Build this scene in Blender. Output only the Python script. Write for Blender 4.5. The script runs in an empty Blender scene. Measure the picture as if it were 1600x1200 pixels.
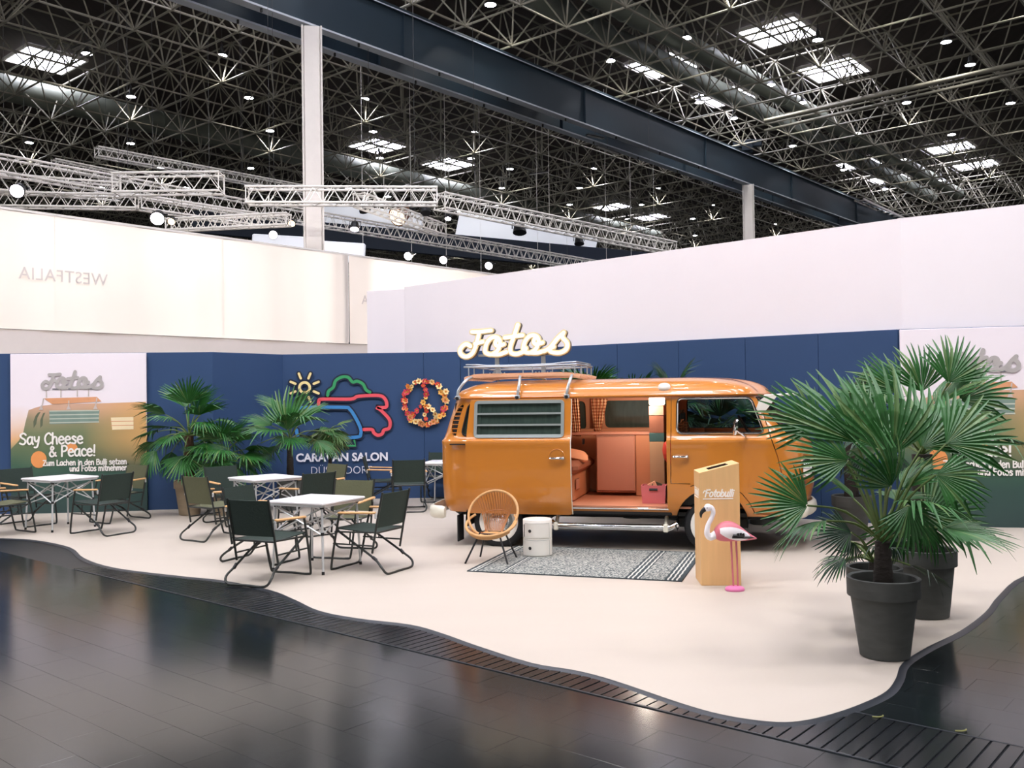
import bpy, bmesh, math, random
from mathutils import Vector, Matrix, Quaternion
import numpy as np
random.seed(7)
S = bpy.context.scene
COL = S.collection
PI = math.pi
R = math.radians

# ------------------------------------------------------------------ camera
CAM_Z, FPX, PITCH, ROLL = 1.68, 1450.0, math.atan(22.0 / 1450.0), 0.0145
f0 = Vector((0, math.cos(PITCH), math.sin(PITCH)))
u0 = Vector((0, -math.sin(PITCH), math.cos(PITCH)))
r0 = Vector((1, 0, 0))
cr, sr = math.cos(ROLL), math.sin(ROLL)
CR = r0 * cr - u0 * sr
CU = r0 * sr + u0 * cr
cd = bpy.data.cameras.new('camera')
cam = bpy.data.objects.new('camera', cd)
COL.objects.link(cam)
cd.sensor_width = 36.0
cd.lens = FPX / 1600.0 * 36.0
cd.clip_end = 400
m3 = Matrix((CR, CU, -f0)).transposed()
cam.matrix_world = Matrix.Translation((0, 0, CAM_Z)) @ m3.to_4x4()
S.camera = cam

# ------------------------------------------------------------------ world, exposure
W = bpy.data.worlds.new('hall_light')
S.world = W
W.use_nodes = True
W.node_tree.nodes['Background'].inputs[0].default_value = (1.0, 0.97, 0.95, 1)
W.node_tree.nodes['Background'].inputs[1].default_value = 1.0
S.view_settings.view_transform = 'Standard'
S.view_settings.look = 'None'
S.view_settings.exposure = 0.0
S.view_settings.gamma = 1.0
S.view_settings.use_curve_mapping = False
try:
    S.cycles.use_denoising = True
    S.cycles.max_bounces = 8
    S.cycles.diffuse_bounces = 3
    S.cycles.glossy_bounces = 3
    S.cycles.transparent_max_bounces = 10
    S.cycles.sample_clamp_indirect = 6.0
    S.cycles.caustics_reflective = False
    S.cycles.caustics_refractive = False
except Exception:
    pass
LAMP_W = 350.0          # each high-bay lamp of the hall
FILL_W = 1400.0        # added fill lights out of view over the aisle, brightening the stand
SKY_EMIT = 19.0          # daylight through the roof lights

# ------------------------------------------------------------------ hall grid (space frame module)
AD = Vector((0.651, 0.759, 0)).normalized()      # along the girders
BD = Vector((-0.759, 0.651, 0)).normalized()
O = Vector((-11.30, 27.97, 13.0)); MA = Vector((1.4237, 1.661, 0)); MB_ = Vector((-1.661, 1.4237, 0))
def lat(i, j, z=13.0):
    p = O + MA * i + MB_ * j
    return Vector((p.x, p.y, z))
def ray(px, py):
    return f0 * FPX + CR * (px - 800) + CU * (600 - py)
def at(px, py, z=0.0):                            # the point at height z seen at that place of the photograph
    d = ray(px, py); t = (z - CAM_Z) / d.z
    return Vector((0, 0, CAM_Z)) + d * t
def aty(px, py, y):
    d = ray(px, py); return Vector((0, 0, CAM_Z)) + d * (y / d.y)
def proj(P):
    v = Vector(P) - Vector((0, 0, CAM_Z)); k = v.dot(f0)
    if k < 0.1: return None
    return 800 + FPX * v.dot(CR) / k, 600 - FPX * v.dot(CU) / k, k

# ------------------------------------------------------------------ materials
def lin(c):
    c = c / 255.0
    return c / 12.92 if c <= 0.04045 else ((c + 0.055) / 1.055) ** 2.4
def rgb(c, k=1.0):
    return (lin(c[0]) * k, lin(c[1]) * k, lin(c[2]) * k, 1)
MATS = {}
def mat(name, c, rough=0.5, metal=0.0, var=0.12, scale=8.0, bump=0.0, coat=0.0, spec=0.5, stretch=(1, 1, 1), emit=0.0, emit_c=None, trans=0.0, alpha=1.0):
    m = bpy.data.materials.new(name); m.use_nodes = True
    nt = m.node_tree; b = nt.nodes['Principled BSDF']
    tc = nt.nodes.new('ShaderNodeTexCoord'); mp = nt.nodes.new('ShaderNodeMapping')
    mp.inputs['Scale'].default_value = stretch
    nt.links.new(tc.outputs['Object'], mp.inputs['Vector'])
    n = nt.nodes.new('ShaderNodeTexNoise'); n.inputs['Scale'].default_value = scale; n.inputs['Detail'].default_value = 4
    nt.links.new(mp.outputs[0], n.inputs['Vector'])
    mx = nt.nodes.new('ShaderNodeMix'); mx.data_type = 'RGBA'
    a = rgb(c)
    mx.inputs[6].default_value = (a[0] * (1 - var), a[1] * (1 - var), a[2] * (1 - var), 1)
    mx.inputs[7].default_value = (min(1, a[0] * (1 + var)), min(1, a[1] * (1 + var)), min(1, a[2] * (1 + var)), 1)
    nt.links.new(n.outputs['Fac'], mx.inputs[0])
    nt.links.new(mx.outputs[2], b.inputs['Base Color'])
    b.inputs['Roughness'].default_value = rough; b.inputs['Metallic'].default_value = metal
    b.inputs['Specular IOR Level'].default_value = spec
    b.inputs['Coat Weight'].default_value = coat; b.inputs['Coat Roughness'].default_value = 0.03
    if bump:
        bp = nt.nodes.new('ShaderNodeBump'); bp.inputs['Strength'].default_value = bump; bp.inputs['Distance'].default_value = 0.01
        nt.links.new(n.outputs['Fac'], bp.inputs['Height']); nt.links.new(bp.outputs[0], b.inputs['Normal'])
    if emit:
        b.inputs['Emission Color'].default_value = rgb(emit_c or c); b.inputs['Emission Strength'].default_value = emit
    MATS[name] = m
    return m
def glass(name, tint, refl=0.35, rough=0.02):
    m = bpy.data.materials.new(name); m.use_nodes = True
    nt = m.node_tree; nt.nodes.clear()
    out = nt.nodes.new('ShaderNodeOutputMaterial'); tr = nt.nodes.new('ShaderNodeBsdfTransparent'); gl = nt.nodes.new('ShaderNodeBsdfGlossy')
    tr.inputs[0].default_value = tint; gl.inputs['Roughness'].default_value = rough
    fr = nt.nodes.new('ShaderNodeFresnel'); fr.inputs[0].default_value = 1.45
    nz = nt.nodes.new('ShaderNodeTexNoise'); nz.inputs['Scale'].default_value = 2.0
    bp = nt.nodes.new('ShaderNodeBump'); bp.inputs['Strength'].default_value = 0.01
    nt.links.new(nz.outputs['Fac'], bp.inputs['Height']); nt.links.new(bp.outputs[0], gl.inputs['Normal'])
    mx = nt.nodes.new('ShaderNodeMixShader')
    nt.links.new(fr.outputs[0], mx.inputs[0]); nt.links.new(tr.outputs[0], mx.inputs[1]); nt.links.new(gl.outputs[0], mx.inputs[2])
    nt.links.new(mx.outputs[0], out.inputs[0]); MATS[name] = m
    return m
M = {}
M['white_wall'] = mat('white_wall', (236, 229, 233), 0.8, var=0.02, scale=1.5)
M['white_paint'] = mat('white_paint', (228, 222, 216), 0.55, var=0.04)
M['blue_wall'] = mat('blue_wall', (37, 66, 106), 0.7, var=0.06, scale=2)
M['cream_floor'] = mat('cream_floor', (188, 178, 166), 0.55, var=0.04, scale=0.9, stretch=(1, 3, 1))
M['edge_trim'] = mat('edge_trim', (38, 42, 48), 0.4)
M['tile'] = mat('asphalt_tile', (20, 26, 28), 0.15, var=0.5, scale=1.3, bump=0.02, spec=0.4)
M['joint'] = mat('asphalt_joint', (22, 25, 28), 0.4, var=0.2)
M['slat'] = mat('duct_cover_slat', (20, 24, 27), 0.22, var=0.4, scale=5, spec=0.4)
M['steel_blue'] = mat('girder_paint', (40, 56, 68), 0.5, var=0.1, scale=1)
M['girder_flange'] = mat('girder_flange_lit', (196, 204, 212), 0.5, var=0.1, scale=1)  # girder colour lightened to stand in for light missing on the flanges
M['strut'] = mat('space_frame_paint', (150, 146, 130), 0.5, var=0.1, scale=0.3)
M['deck'] = mat('roof_deck', (74, 66, 62), 0.85, var=0.35, scale=1.0, stretch=(6, 0.3, 1))
M['duct'] = mat('duct_metal', (126, 132, 120), 0.6, metal=0.1, var=0.15, scale=1.2)
M['truss'] = mat('truss_alu', (244, 240, 234), 0.45, metal=0.0, var=0.06)
M['black'] = mat('black_paint', (16, 17, 20), 0.45, var=0.2)
M['rubber'] = mat('rubber', (15, 16, 20), 0.75, var=0.2)
M['dark_frame'] = mat('dark_green_tube', (33, 38, 36), 0.4, var=0.1)
M['olive'] = mat('olive_canvas', (88, 90, 66), 0.9, var=0.12, scale=60, bump=0.2)
M['dkgreen'] = mat('dark_canvas', (38, 52, 46), 0.9, var=0.15, scale=60, bump=0.2)
M['arm_wood'] = mat('armrest_wood', (205, 160, 108), 0.45, var=0.15, scale=14, stretch=(1, 0.15, 1))
M['alu'] = mat('table_alu', (205, 208, 210), 0.35, metal=0.5, var=0.04)
M['table_white'] = mat('table_white', (238, 236, 240), 0.4, var=0.02)
M['orange'] = mat('bus_orange', (194, 119, 32), 0.32, var=0.03, scale=2, coat=0.9)
M['liner'] = mat('bus_liner', (198, 134, 96), 0.55, var=0.1, scale=3)
M['cab_wood'] = mat('bus_cabinet', (198, 140, 116), 0.5, var=0.06, scale=3, stretch=(1, 1, 0.3))
M['bus_floor'] = mat('bus_floor', (204, 140, 108), 0.35, var=0.1, scale=4, stretch=(0.3, 2, 1))
M['chrome'] = mat('chrome', (225, 225, 225), 0.12, metal=1.0, var=0.02)
M['bumper'] = mat('bumper_cream', (226, 222, 206), 0.3, var=0.03, coat=0.4)
M['cream'] = mat('cream_plastic', (232, 228, 220), 0.35, var=0.02)
M['grey_alu'] = mat('window_alu', (150, 158, 156), 0.4, metal=0.4, var=0.06)
M['dark_glass'] = mat('dark_glass', (56, 70, 64), 0.12, var=0.35, scale=9, stretch=(3, 3, 0.4))
M['glass'] = glass('car_glass', (0.78, 0.84, 0.83, 1))
M['pane'] = glass('clear_pane', (0.75, 0.82, 0.80, 1))
M['rack_wood'] = mat('rack_wood', (176, 122, 84), 0.5, var=0.2, scale=9, stretch=(0.2, 3, 3))
M['rack_metal'] = mat('rack_metal', (186, 192, 196), 0.3, metal=0.6, var=0.05)
M['sign_side'] = mat('sign_side', (120, 112, 96), 0.5, var=0.1)
M['sign_gold'] = mat('sign_rim', (236, 214, 164), 0.5, var=0.06, emit=.12, emit_c=(240, 204, 140))
M['sign_face'] = mat('sign_face', (255, 246, 226), 0.5, var=0.01, emit=0.42, emit_c=(255, 240, 214))
M['kiosk'] = mat('kiosk_wood', (226, 182, 126), 0.5, var=0.10, scale=5, stretch=(5, 5, 0.35))
M['kiosk_dark'] = mat('kiosk_slot', (58, 44, 34), 0.7, var=0.2)
M['print_white'] = mat('print_white', (252, 248, 240), 0.6, var=0.02)
M['fl_pink'] = mat('flamingo_pink', (205, 110, 124), 0.45, var=0.12, scale=14)
M['fl_pink2'] = mat('flamingo_base_pink', (222, 120, 170), 0.5, var=0.06)
M['fl_white'] = mat('flamingo_white', (238, 234, 238), 0.45, var=0.04)
M['rattan'] = mat('rattan', (200, 152, 98), 0.5, var=0.22, scale=22)
M['rattan_thin'] = mat('rattan_cane', (178, 112, 58), 0.5, var=0.2, scale=22)
M['pot'] = mat('pot_clay', (72, 74, 72), 0.75, var=0.35, scale=7, stretch=(1, 1, 3), bump=0.1)
M['pot2'] = mat('pot_tan', (150, 134, 112), 0.8, var=0.2, scale=7, stretch=(1, 1, 3), bump=0.1)
M['soil'] = mat('soil', (40, 34, 28), 0.95, var=0.4, scale=40, bump=0.6)
M['trunk'] = mat('palm_trunk', (84, 62, 46), 0.95, var=0.5, scale=24, bump=0.9, stretch=(1, 1, 2))
M['trunk_dark'] = mat('palm_trunk_dark', (46, 40, 36), 0.95, var=0.5, scale=24, bump=0.9, stretch=(1, 1, 2))
M['leaf'] = mat('palm_leaf', (40, 98, 38), 0.42, var=0.3, scale=3)
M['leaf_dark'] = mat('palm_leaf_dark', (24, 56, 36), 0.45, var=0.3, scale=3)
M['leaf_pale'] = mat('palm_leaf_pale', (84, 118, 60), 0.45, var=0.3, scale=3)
M['leaf_dry'] = mat('palm_leaf_dry', (140, 140, 84), 0.55, var=0.25, scale=3)
M['stem'] = mat('palm_petiole', (96, 116, 62), 0.5, var=0.2)
M['lamp_house'] = mat('lamp_housing', (70, 70, 70), 0.5, var=0.1)
M['lamp_lens'] = mat('lamp_lens', (255, 255, 255), 0.5, var=0.0, emit=40.0, emit_c=(250, 246, 255))
M['skylight'] = mat('skylight_pane', (255, 255, 255), 0.5, var=0.0, emit=SKY_EMIT, emit_c=(238, 236, 255))
M['spot_lens'] = mat('spot_lens', (255, 255, 255), 0.5, var=0.0, emit=12.0, emit_c=(255, 240, 250))
M['spot_warm'] = mat('spot_lens_warm', (255, 220, 180), 0.5, var=0.0, emit=5.0, emit_c=(255, 214, 170))
M['lampshade'] = mat('bus_lamp_shade', (255, 240, 220), 0.5, var=0.0, emit=2.2, emit_c=(255, 232, 206))
M['copper'] = mat('copper_housing', (150, 100, 70), 0.35, metal=0.7, var=0.1)
M['red'] = mat('red_cloth', (196, 58, 44), 0.8, var=0.12)
M['basket'] = mat('pink_basket', (206, 110, 112), 0.6, var=0.05)
M['beige'] = mat('beige_board', (190, 158, 122), 0.5, var=0.06, scale=5)
M['teal'] = mat('teal_board', (58, 92, 92), 0.4, var=0.08)
M['brown'] = mat('brown_board', (130, 82, 62), 0.3, var=0.2, scale=6)
M['cushion'] = mat('cushion_peach', (236, 172, 132), 0.85, var=0.08)
M['seat_brown'] = mat('seat_brown', (150, 90, 62), 0.85, var=0.12, scale=20)
M['canopy'] = mat('stand_canopy', (236, 238, 246), 0.8, var=0.05, scale=0.6, emit=.45, emit_c=(240, 244, 255))  # emission added so the far stand panels look brightly lit
M['navy'] = mat('hall_end_navy', (26, 38, 56), 0.7, var=0.15, scale=0.5)
M['grey_print'] = mat('grey_print', (176, 170, 168), 0.7, var=0.03)
M['pale_print'] = mat('pale_grey_print', (220, 210, 206), 0.8, var=0.02)

def plaid(name, c1, c2, sc):
    m = mat(name, c1, 0.85, var=0.05)
    nt = m.node_tree; b = nt.nodes['Principled BSDF']; tc = [n for n in nt.nodes if n.type == 'TEX_COORD'][0]
    ws = []
    for d in ('X', 'Z'):
        w = nt.nodes.new('ShaderNodeTexWave'); w.bands_direction = d; w.inputs['Scale'].default_value = sc
        nt.links.new(tc.outputs['Object'], w.inputs['Vector']); ws.append(w)
    ad = nt.nodes.new('ShaderNodeMath'); ad.operation = 'ADD'
    nt.links.new(ws[0].outputs['Fac'], ad.inputs[0]); nt.links.new(ws[1].outputs['Fac'], ad.inputs[1])
    rp = nt.nodes.new('ShaderNodeValToRGB'); rp.color_ramp.interpolation = 'EASE'
    rp.color_ramp.elements[0].position = 0.25; rp.color_ramp.elements[0].color = rgb(c2)
    rp.color_ramp.elements[1].position = 0.75; rp.color_ramp.elements[1].color = rgb(c1)
    h = nt.nodes.new('ShaderNodeMath'); h.operation = 'MULTIPLY'; h.inputs[1].default_value = 0.5
    nt.links.new(ad.outputs[0], h.inputs[0]); nt.links.new(h.outputs[0], rp.inputs[0]); nt.links.new(rp.outputs[0], b.inputs['Base Color'])
    return m
M['plaid'] = plaid('checked_cloth', (246, 208, 160), (172, 92, 54), 8)
M['plaid_dark'] = plaid('dark_checked_cloth', (170, 120, 84), (86, 56, 44), 10)

# fabric lit from behind
def fabric(name, c):
    m = mat(name, c, 0.9, var=0.02, scale=0.8, stretch=(3, 3, 0.1), bump=0.3)
    nt = m.node_tree; b = nt.nodes['Principled BSDF']; out = nt.nodes['Material Output']
    t = nt.nodes.new('ShaderNodeBsdfTranslucent'); t.inputs[0].default_value = rgb(c)
    mx = nt.nodes.new('ShaderNodeMixShader'); mx.inputs[0].default_value = 0.4
    nt.links.new(b.outputs[0], mx.inputs[1]); nt.links.new(t.outputs[0], mx.inputs[2]); nt.links.new(mx.outputs[0], out.inputs[0])
    return m
M['fabric'] = fabric('stretched_fabric', (248, 238, 230))

# ------------------------------------------------------------------ mesh helpers
class MB:
    def __init__(s): s.v = []; s.f = []; s.m = []
    def add(s, vs, fs, mi=0):
        o = len(s.v); s.v += [tuple(v) for v in vs]
        for f in fs: s.f.append(tuple(i + o for i in f)); s.m.append(mi)
    def box(s, c, d, mi=0, rz=0.0, ch=0.0, mtx=None):
        x, y, z = d[0] / 2, d[1] / 2, d[2] / 2
        if ch <= 0:
            vs = [Vector((a * x, b * y, e * z)) for e in (-1, 1) for b in (-1, 1) for a in (-1, 1)]
            fs = [(0, 2, 3, 1), (4, 5, 7, 6), (0, 1, 5, 4), (1, 3, 7, 5), (3, 2, 6, 7), (2, 0, 4, 6)]
        else:
            ch = min(ch, x * .9, y * .9, z * .9)
            ring = lambda a, b: [(-a + ch, -b), (a - ch, -b), (a, -b + ch), (a, b - ch), (a - ch, b), (-a + ch, b), (-a, b - ch), (-a, -b + ch)]
            vs = []; fs = []
            for zz, k in ((-z, ch), (-z + ch, 0), (z - ch, 0), (z, ch)):
                vs += [Vector((p[0], p[1], zz)) for p in ring(x - k, y - k)]
            for l in range(3):
                for i in range(8): fs.append((l * 8 + i, l * 8 + (i + 1) % 8, l * 8 + 8 + (i + 1) % 8, l * 8 + 8 + i))
            fs.append(tuple(range(7, -1, -1))); fs.append(tuple(range(24, 32)))
        q = Matrix.Rotation(rz, 3, 'Z')
        vs = [(mtx @ v if mtx else q @ v) + Vector(c) for v in vs]
        s.add(vs, fs, mi); return s
    def tube(s, pts, r, n=8, closed=False, mi=0, caps=True, flat=1.0):
        P = [Vector(p) for p in pts]; k = len(P)
        rr = r if isinstance(r, (list, tuple)) else [r] * k
        T = []
        for i in range(k):
            a = P[(i - 1) % k] if (closed or i > 0) else P[0]
            b = P[(i + 1) % k] if (closed or i < k - 1) else P[-1]
            t = b - a; T.append(t.normalized() if t.length > 1e-9 else Vector((0, 0, 1)))
        N = T[0].orthogonal().normalized()
        vs = []
        for i in range(k):
            if i:
                q = T[i - 1].rotation_difference(T[i]); N = q @ N
                N = (N - T[i] * N.dot(T[i])).normalized()
            Bn = T[i].cross(N)
            for j in range(n):
                a = 2 * PI * j / n
                vs.append(P[i] + N * (math.cos(a) * rr[i]) + Bn * (math.sin(a) * rr[i] * flat))
        fs = []
        for i in range(k if closed else k - 1):
            for j in range(n):
                fs.append((i * n + j, i * n + (j + 1) % n, ((i + 1) % k) * n + (j + 1) % n, ((i + 1) % k) * n + j))
        if caps and not closed:
            fs.append(tuple(range(n - 1, -1, -1))); fs.append(tuple((k - 1) * n + j for j in range(n)))
        s.add(vs, fs, mi); return s
    def lathe(s, prof, n=24, c=(0, 0, 0), mi=0, axis='Z', caps=True):
        vs = []; fs = []; c = Vector(c)
        for r_, z in prof:
            for j in range(n):
                a = 2 * PI * j / n; x, y = r_ * math.cos(a), r_ * math.sin(a)
                vs.append(c + (Vector((x, y, z)) if axis == 'Z' else Vector((x, z, y)) if axis == 'Y' else Vector((z, x, y))))
        for i in range(len(prof) - 1):
            for j in range(n):
                q = (i * n + j, i * n + (j + 1) % n, (i + 1) * n + (j + 1) % n, (i + 1) * n + j)
                fs.append(q if axis != 'Y' else q[::-1])
        if caps:
            for l, rev in ((0, axis != 'Y'), (len(prof) - 1, axis == 'Y')):
                if prof[l][0] > 1e-6:
                    r_ = [l * n + j for j in range(n)]
                    fs.append(tuple(r_[::-1] if rev else r_))
        s.add(vs, fs, mi); return s
    def prism(s, poly, y0, y1, mi=0, fn=None):       # polygon in (x, z), extruded along y
        k = len(poly); f = fn or (lambda x, y, z: (x, y, z))
        vs = [f(x, y0, z) for x, z in poly] + [f(x, y1, z) for x, z in poly]
        fs = [tuple(range(k)), tuple(range(2 * k - 1, k - 1, -1))] + [(i, i + k, (i + 1) % k + k, (i + 1) % k) for i in range(k)]
        s.add(vs, fs, mi); return s
    def stroke(s, pts, w, y0, y1, mi=0, sm=True, fn=None):   # round-ended ribbon along a 2D line in (x, z), from depth y0 to y1
        p = smooth2(pts) if sm else [Vector((a, b)) for a, b in pts]
        k = len(p); L_ = []; R_ = []
        closed = (p[0] - p[-1]).length < 1e-6
        for i in range(k):
            t = (p[min(i + 1, k - 1)] - p[max(i - 1, 0)])
            if closed and i in (0, k - 1): t = p[1] - p[-2]
            t = t.normalized() if t.length > 1e-9 else Vector((1, 0)); n_ = Vector((-t.y, t.x)) * (w / 2)
            L_.append(p[i] + n_); R_.append(p[i] - n_)
        ring = []
        def cap(c, a0):
            return [c + Vector((math.cos(a0 + PI * q / 8), math.sin(a0 + PI * q / 8))) * (w / 2) for q in range(1, 8)]
        f = fn or (lambda x, y, z: (x, y, z))
        vs = []; fs = []
        for i in range(k):
            for y in (y0, y1):
                vs += [f(L_[i].x, y, L_[i].y), f(R_[i].x, y, R_[i].y)]
        for i in range(k - 1):
            a = i * 4; b = a + 4
            fs += [(a, b, b + 1, a + 1), (a + 2, a + 3, b + 3, b + 2), (a, a + 2, b + 2, b), (a + 1, b + 1, b + 3, a + 3)]
        s.add(vs, fs, mi)
        if not closed:
            for c, t in ((p[0], p[0] - p[1]), (p[-1], p[-1] - p[-2])):
                a0 = math.atan2(t.y, t.x) - PI / 2
                arc = [c + Vector((math.cos(a0 + PI * q / 8), math.sin(a0 + PI * q / 8))) * (w / 2) for q in range(9)]
                s.prism([(q.x, q.y) for q in arc], y0, y1, mi, fn)
        return s
    def build(s, name, mats, parent=None, angle=38, loc=None, rot=None, smooth=True):
        me = bpy.data.meshes.new(name)
        me.from_pydata(s.v, [], s.f); me.update()
        mats = mats if isinstance(mats, (list, tuple)) else [mats]
        for m in mats: me.materials.append(m)
        if len(mats) > 1: me.polygons.foreach_set('material_index', s.m)
        if smooth and len(s.f):
            me.polygons.foreach_set('use_smooth', [True] * len(me.polygons))
            me.set_sharp_from_angle(angle=R(angle))
        o = bpy.data.objects.new(name, me); COL.objects.link(o)
        if parent: o.parent = parent
        if loc is not None: o.location = loc
        if rot is not None: o.rotation_euler = rot
        return o
def smooth2(pts, sub=5):
    P = [Vector((a, b)) for a, b in pts]
    if len(P) < 3: return P
    closed = (P[0] - P[-1]).length < 1e-6; out = []
    k = len(P)
    for i in range(k - 1):
        p0 = P[i - 1] if i > 0 else (P[-2] if closed else P[0]); p1 = P[i]; p2 = P[i + 1]
        p3 = P[i + 2] if i + 2 < k else (P[1] if closed else P[-1])
        for j in range(sub):
            t = j / sub
            out.append(0.5 * ((2 * p1) + (p2 - p0) * t + (2 * p0 - 5 * p1 + 4 * p2 - p3) * t * t + (3 * p1 - p0 - 3 * p2 + p3) * t ** 3))
    out.append(P[-1]); return out
def smooth3(pts, sub=5, closed=False):
    P = [Vector(p) for p in pts]; k = len(P); out = []
    for i in range(k if closed else k - 1):
        g = lambda q: P[q % k] if closed else P[max(0, min(k - 1, q))]
        p0, p1, p2, p3 = g(i - 1), g(i), g(i + 1), g(i + 2)
        for j in range(sub):
            t = j / sub
            out.append(0.5 * ((2 * p1) + (p2 - p0) * t + (2 * p0 - 5 * p1 + 4 * p2 - p3) * t * t + (3 * p1 - p0 - 3 * p2 + p3) * t ** 3))
    if not closed: out.append(P[-1])
    return out
def rounded(pts, r, n=4):                        # 2D polygon with rounded corners
    out = []; k = len(pts)
    for i in range(k):
        p = Vector(pts[i]); a = Vector(pts[i - 1]) - p; b = Vector(pts[(i + 1) % k]) - p
        rr = min(r, a.length * .45, b.length * .45); A = p + a.normalized() * rr; B = p + b.normalized() * rr
        for q in range(n + 1):
            t = q / n; v = A * (1 - t) ** 2 + p * 2 * t * (1 - t) + B * t * t; out.append((v.x, v.y))
    return out
def tag(o, label=None, cat=None, group=None, kind=None):
    if label: o['label'] = label
    if cat: o['category'] = cat
    if group: o['group'] = group
    if kind: o['kind'] = kind
    return o
def empty(name, loc=(0, 0, 0), rz=0.0, label=None, cat=None, group=None, kind=None):
    o = bpy.data.objects.new(name, None); COL.objects.link(o); o.location = loc; o.rotation_euler = (0, 0, rz); o.empty_display_size = 0.1
    return tag(o, label, cat, group, kind)
KIDS = {}
def copy_tree(o, parent=None):
    c = o.copy(); COL.objects.link(c)
    if parent: c.parent = parent
    for ch in list(o.children): copy_tree(ch, c)
    return c
def part_copy(src, parent, loc=None, rot=None, scale=None):
    c = src.copy(); COL.objects.link(c); c.parent = parent
    if loc is not None: c.location = loc
    if rot is not None: c.rotation_euler = rot
    if scale is not None: c.scale = scale
    return c
def evaluated(o):
    dg = bpy.context.evaluated_depsgraph_get(); dg.update()
    return bpy.data.meshes.new_from_object(o.evaluated_get(dg), preserve_all_data_layers=True, depsgraph=dg)
def boolean(o, cutters):                         # [(object, 'DIFFERENCE' | 'INTERSECT')]
    for c, op in cutters:
        md = o.modifiers.new('b', 'BOOLEAN'); md.operation = op; md.object = c; md.solver = 'EXACT'
        try: md.material_mode = 'TRANSFER'
        except Exception: pass
    me = evaluated(o); o.modifiers.clear(); old = o.data; o.data = me
    return o
def kill(*os):
    for o in os: bpy.data.objects.remove(o, do_unlink=True)
def text_mesh(name, body, size, m, parent, loc, rot, extrude=0.002, offset=0.0, align='LEFT', shear=0.0, spacing=1.0, sx=1.0):
    cu = bpy.data.curves.new(name, 'FONT'); cu.body = body; cu.size = size; cu.extrude = extrude; cu.offset = offset
    cu.align_x = align; cu.shear = shear; cu.space_character = spacing; cu.resolution_u = 3
    t = bpy.data.objects.new(name, cu); COL.objects.link(t)
    me = evaluated(t); kill(t)
    me.materials.clear(); me.materials.append(m)
    o = bpy.data.objects.new(name, me); COL.objects.link(o); o.parent = parent; o.location = loc; o.rotation_euler = rot; o.scale = (sx, 1, 1)
    return o

# ================================================================== SETTING
def seg_wall(name, p0, p1, z0, z1, th, m, label=None, panels=None, panel_mat=None, kind='structure'):
    p0 = Vector((p0[0], p0[1], 0)); p1 = Vector((p1[0], p1[1], 0)); d = p1 - p0; L_ = d.length
    rz = math.atan2(d.y, d.x)
    mb = MB()
    back = 0.02 if panels else 0.0
    mb.box((L_ / 2, th / 2 + back, (z0 + z1) / 2), (L_, th, z1 - z0 - (0.01 if panels else 0)), ch=0.004)
    o = mb.build(name, m, loc=p0, rot=(0, 0, rz)); tag(o, label, kind=kind)
    if panels:
        x = 0
        for w in panels:
            q = MB(); q.box((x + w / 2, 0.0125, (z0 + z1) / 2), (w - 0.004, 0.025, z1 - z0), ch=0.004)
            q.build('panel', panel_mat or m, o); x += w
    return o

# black hall floor
mb = MB(); mb.box((0, 30, -0.05), (170, 190, 0.1)); fl = mb.build('floor', M['joint'], smooth=False)
tag(fl, 'dark glossy asphalt hall floor with faint tile joints', kind='structure')

EDGE = [(-9.6, 12.6), (-8.0, 12.0), (-6.45, 11.66), (-5.86, 11.42), (-5.16, 10.81), (-4.65, 10.05), (-4.05, 9.43), (-3.22, 8.94), (-2.72, 8.68), (-2.17, 8.22), (-1.85, 7.8),
        (-1.55, 7.37), (-1.2, 7.1), (-0.78, 6.88), (-0.53, 6.62), (-0.28, 6.29), (0.09, 5.85), (0.36, 5.67), (0.57, 5.46), (0.88, 5.05), (1.07, 4.85),
        (1.28, 4.74), (1.44, 4.74), (1.64, 4.84), (1.86, 5.0), (2.06, 5.19), (2.21, 5.42), (2.38, 5.73), (2.69, 6.08), (3.09, 6.47), (3.54, 7.01), (3.92, 7.55),
        (4.57, 8.35), (5.6, 9.1), (7.2, 9.6)]
edge_s = [(v.x, v.y) for v in smooth2(EDGE, 4)]
cream_poly = edge_s + [(7.6, 11.2), (-0.8, 16.6), (-4.2, 16.6), (-5.2, 15.0), (-9.6, 14.6)]
def inside(x, y, poly):
    r_ = False; j = len(poly) - 1
    for i in range(len(poly)):
        if (poly[i][1] > y) != (poly[j][1] > y) and x < (poly[j][0] - poly[i][0]) * (y - poly[i][1]) / (poly[j][1] - poly[i][1]) + poly[i][0]: r_ = not r_
        j = i
    return r_
mb = MB()
k = len(cream_poly)
vs = [(x, y, 0.0) for x, y in cream_poly] + [(x, y, 0.016) for x, y in cream_poly]
mb.add(vs, [tuple(range(k, 2 * k))] + [(i, (i + 1) % k, (i + 1) % k + k, i + k) for i in range(k)])
cf = mb.build('stand_flooring', M['cream_floor'], smooth=False)
tag(cf, 'pale cream stand flooring with a wavy front edge', 'floor covering', kind='structure')
mb = MB()
cp = [Vector((x, y, 0.006)) for x, y in edge_s]
n_ = len(cp); vs = []; fs = []
for i, p in enumerate(cp):
    t = (cp[min(i + 1, n_ - 1)] - cp[max(0, i - 1)]).normalized(); nn = Vector((t.y, -t.x, 0))
    vs += [p + Vector((0, 0, 0.012)) - nn * .004, p + nn * 0.012 + Vector((0, 0, 0.011)), p + nn * 0.04 + Vector((0, 0, -0.001))]
for i in range(n_ - 1):
    a = i * 3; b = a + 3
    fs += [(a, a + 1, b + 1, b), (a + 1, a + 2, b + 2, b + 1)]
mb.add(vs, fs); t1 = mb.build('trim_1', M['edge_trim'], angle=70); tag(t1, 'dark bevelled edging strip along the wavy cream floor', kind='structure')

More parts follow.
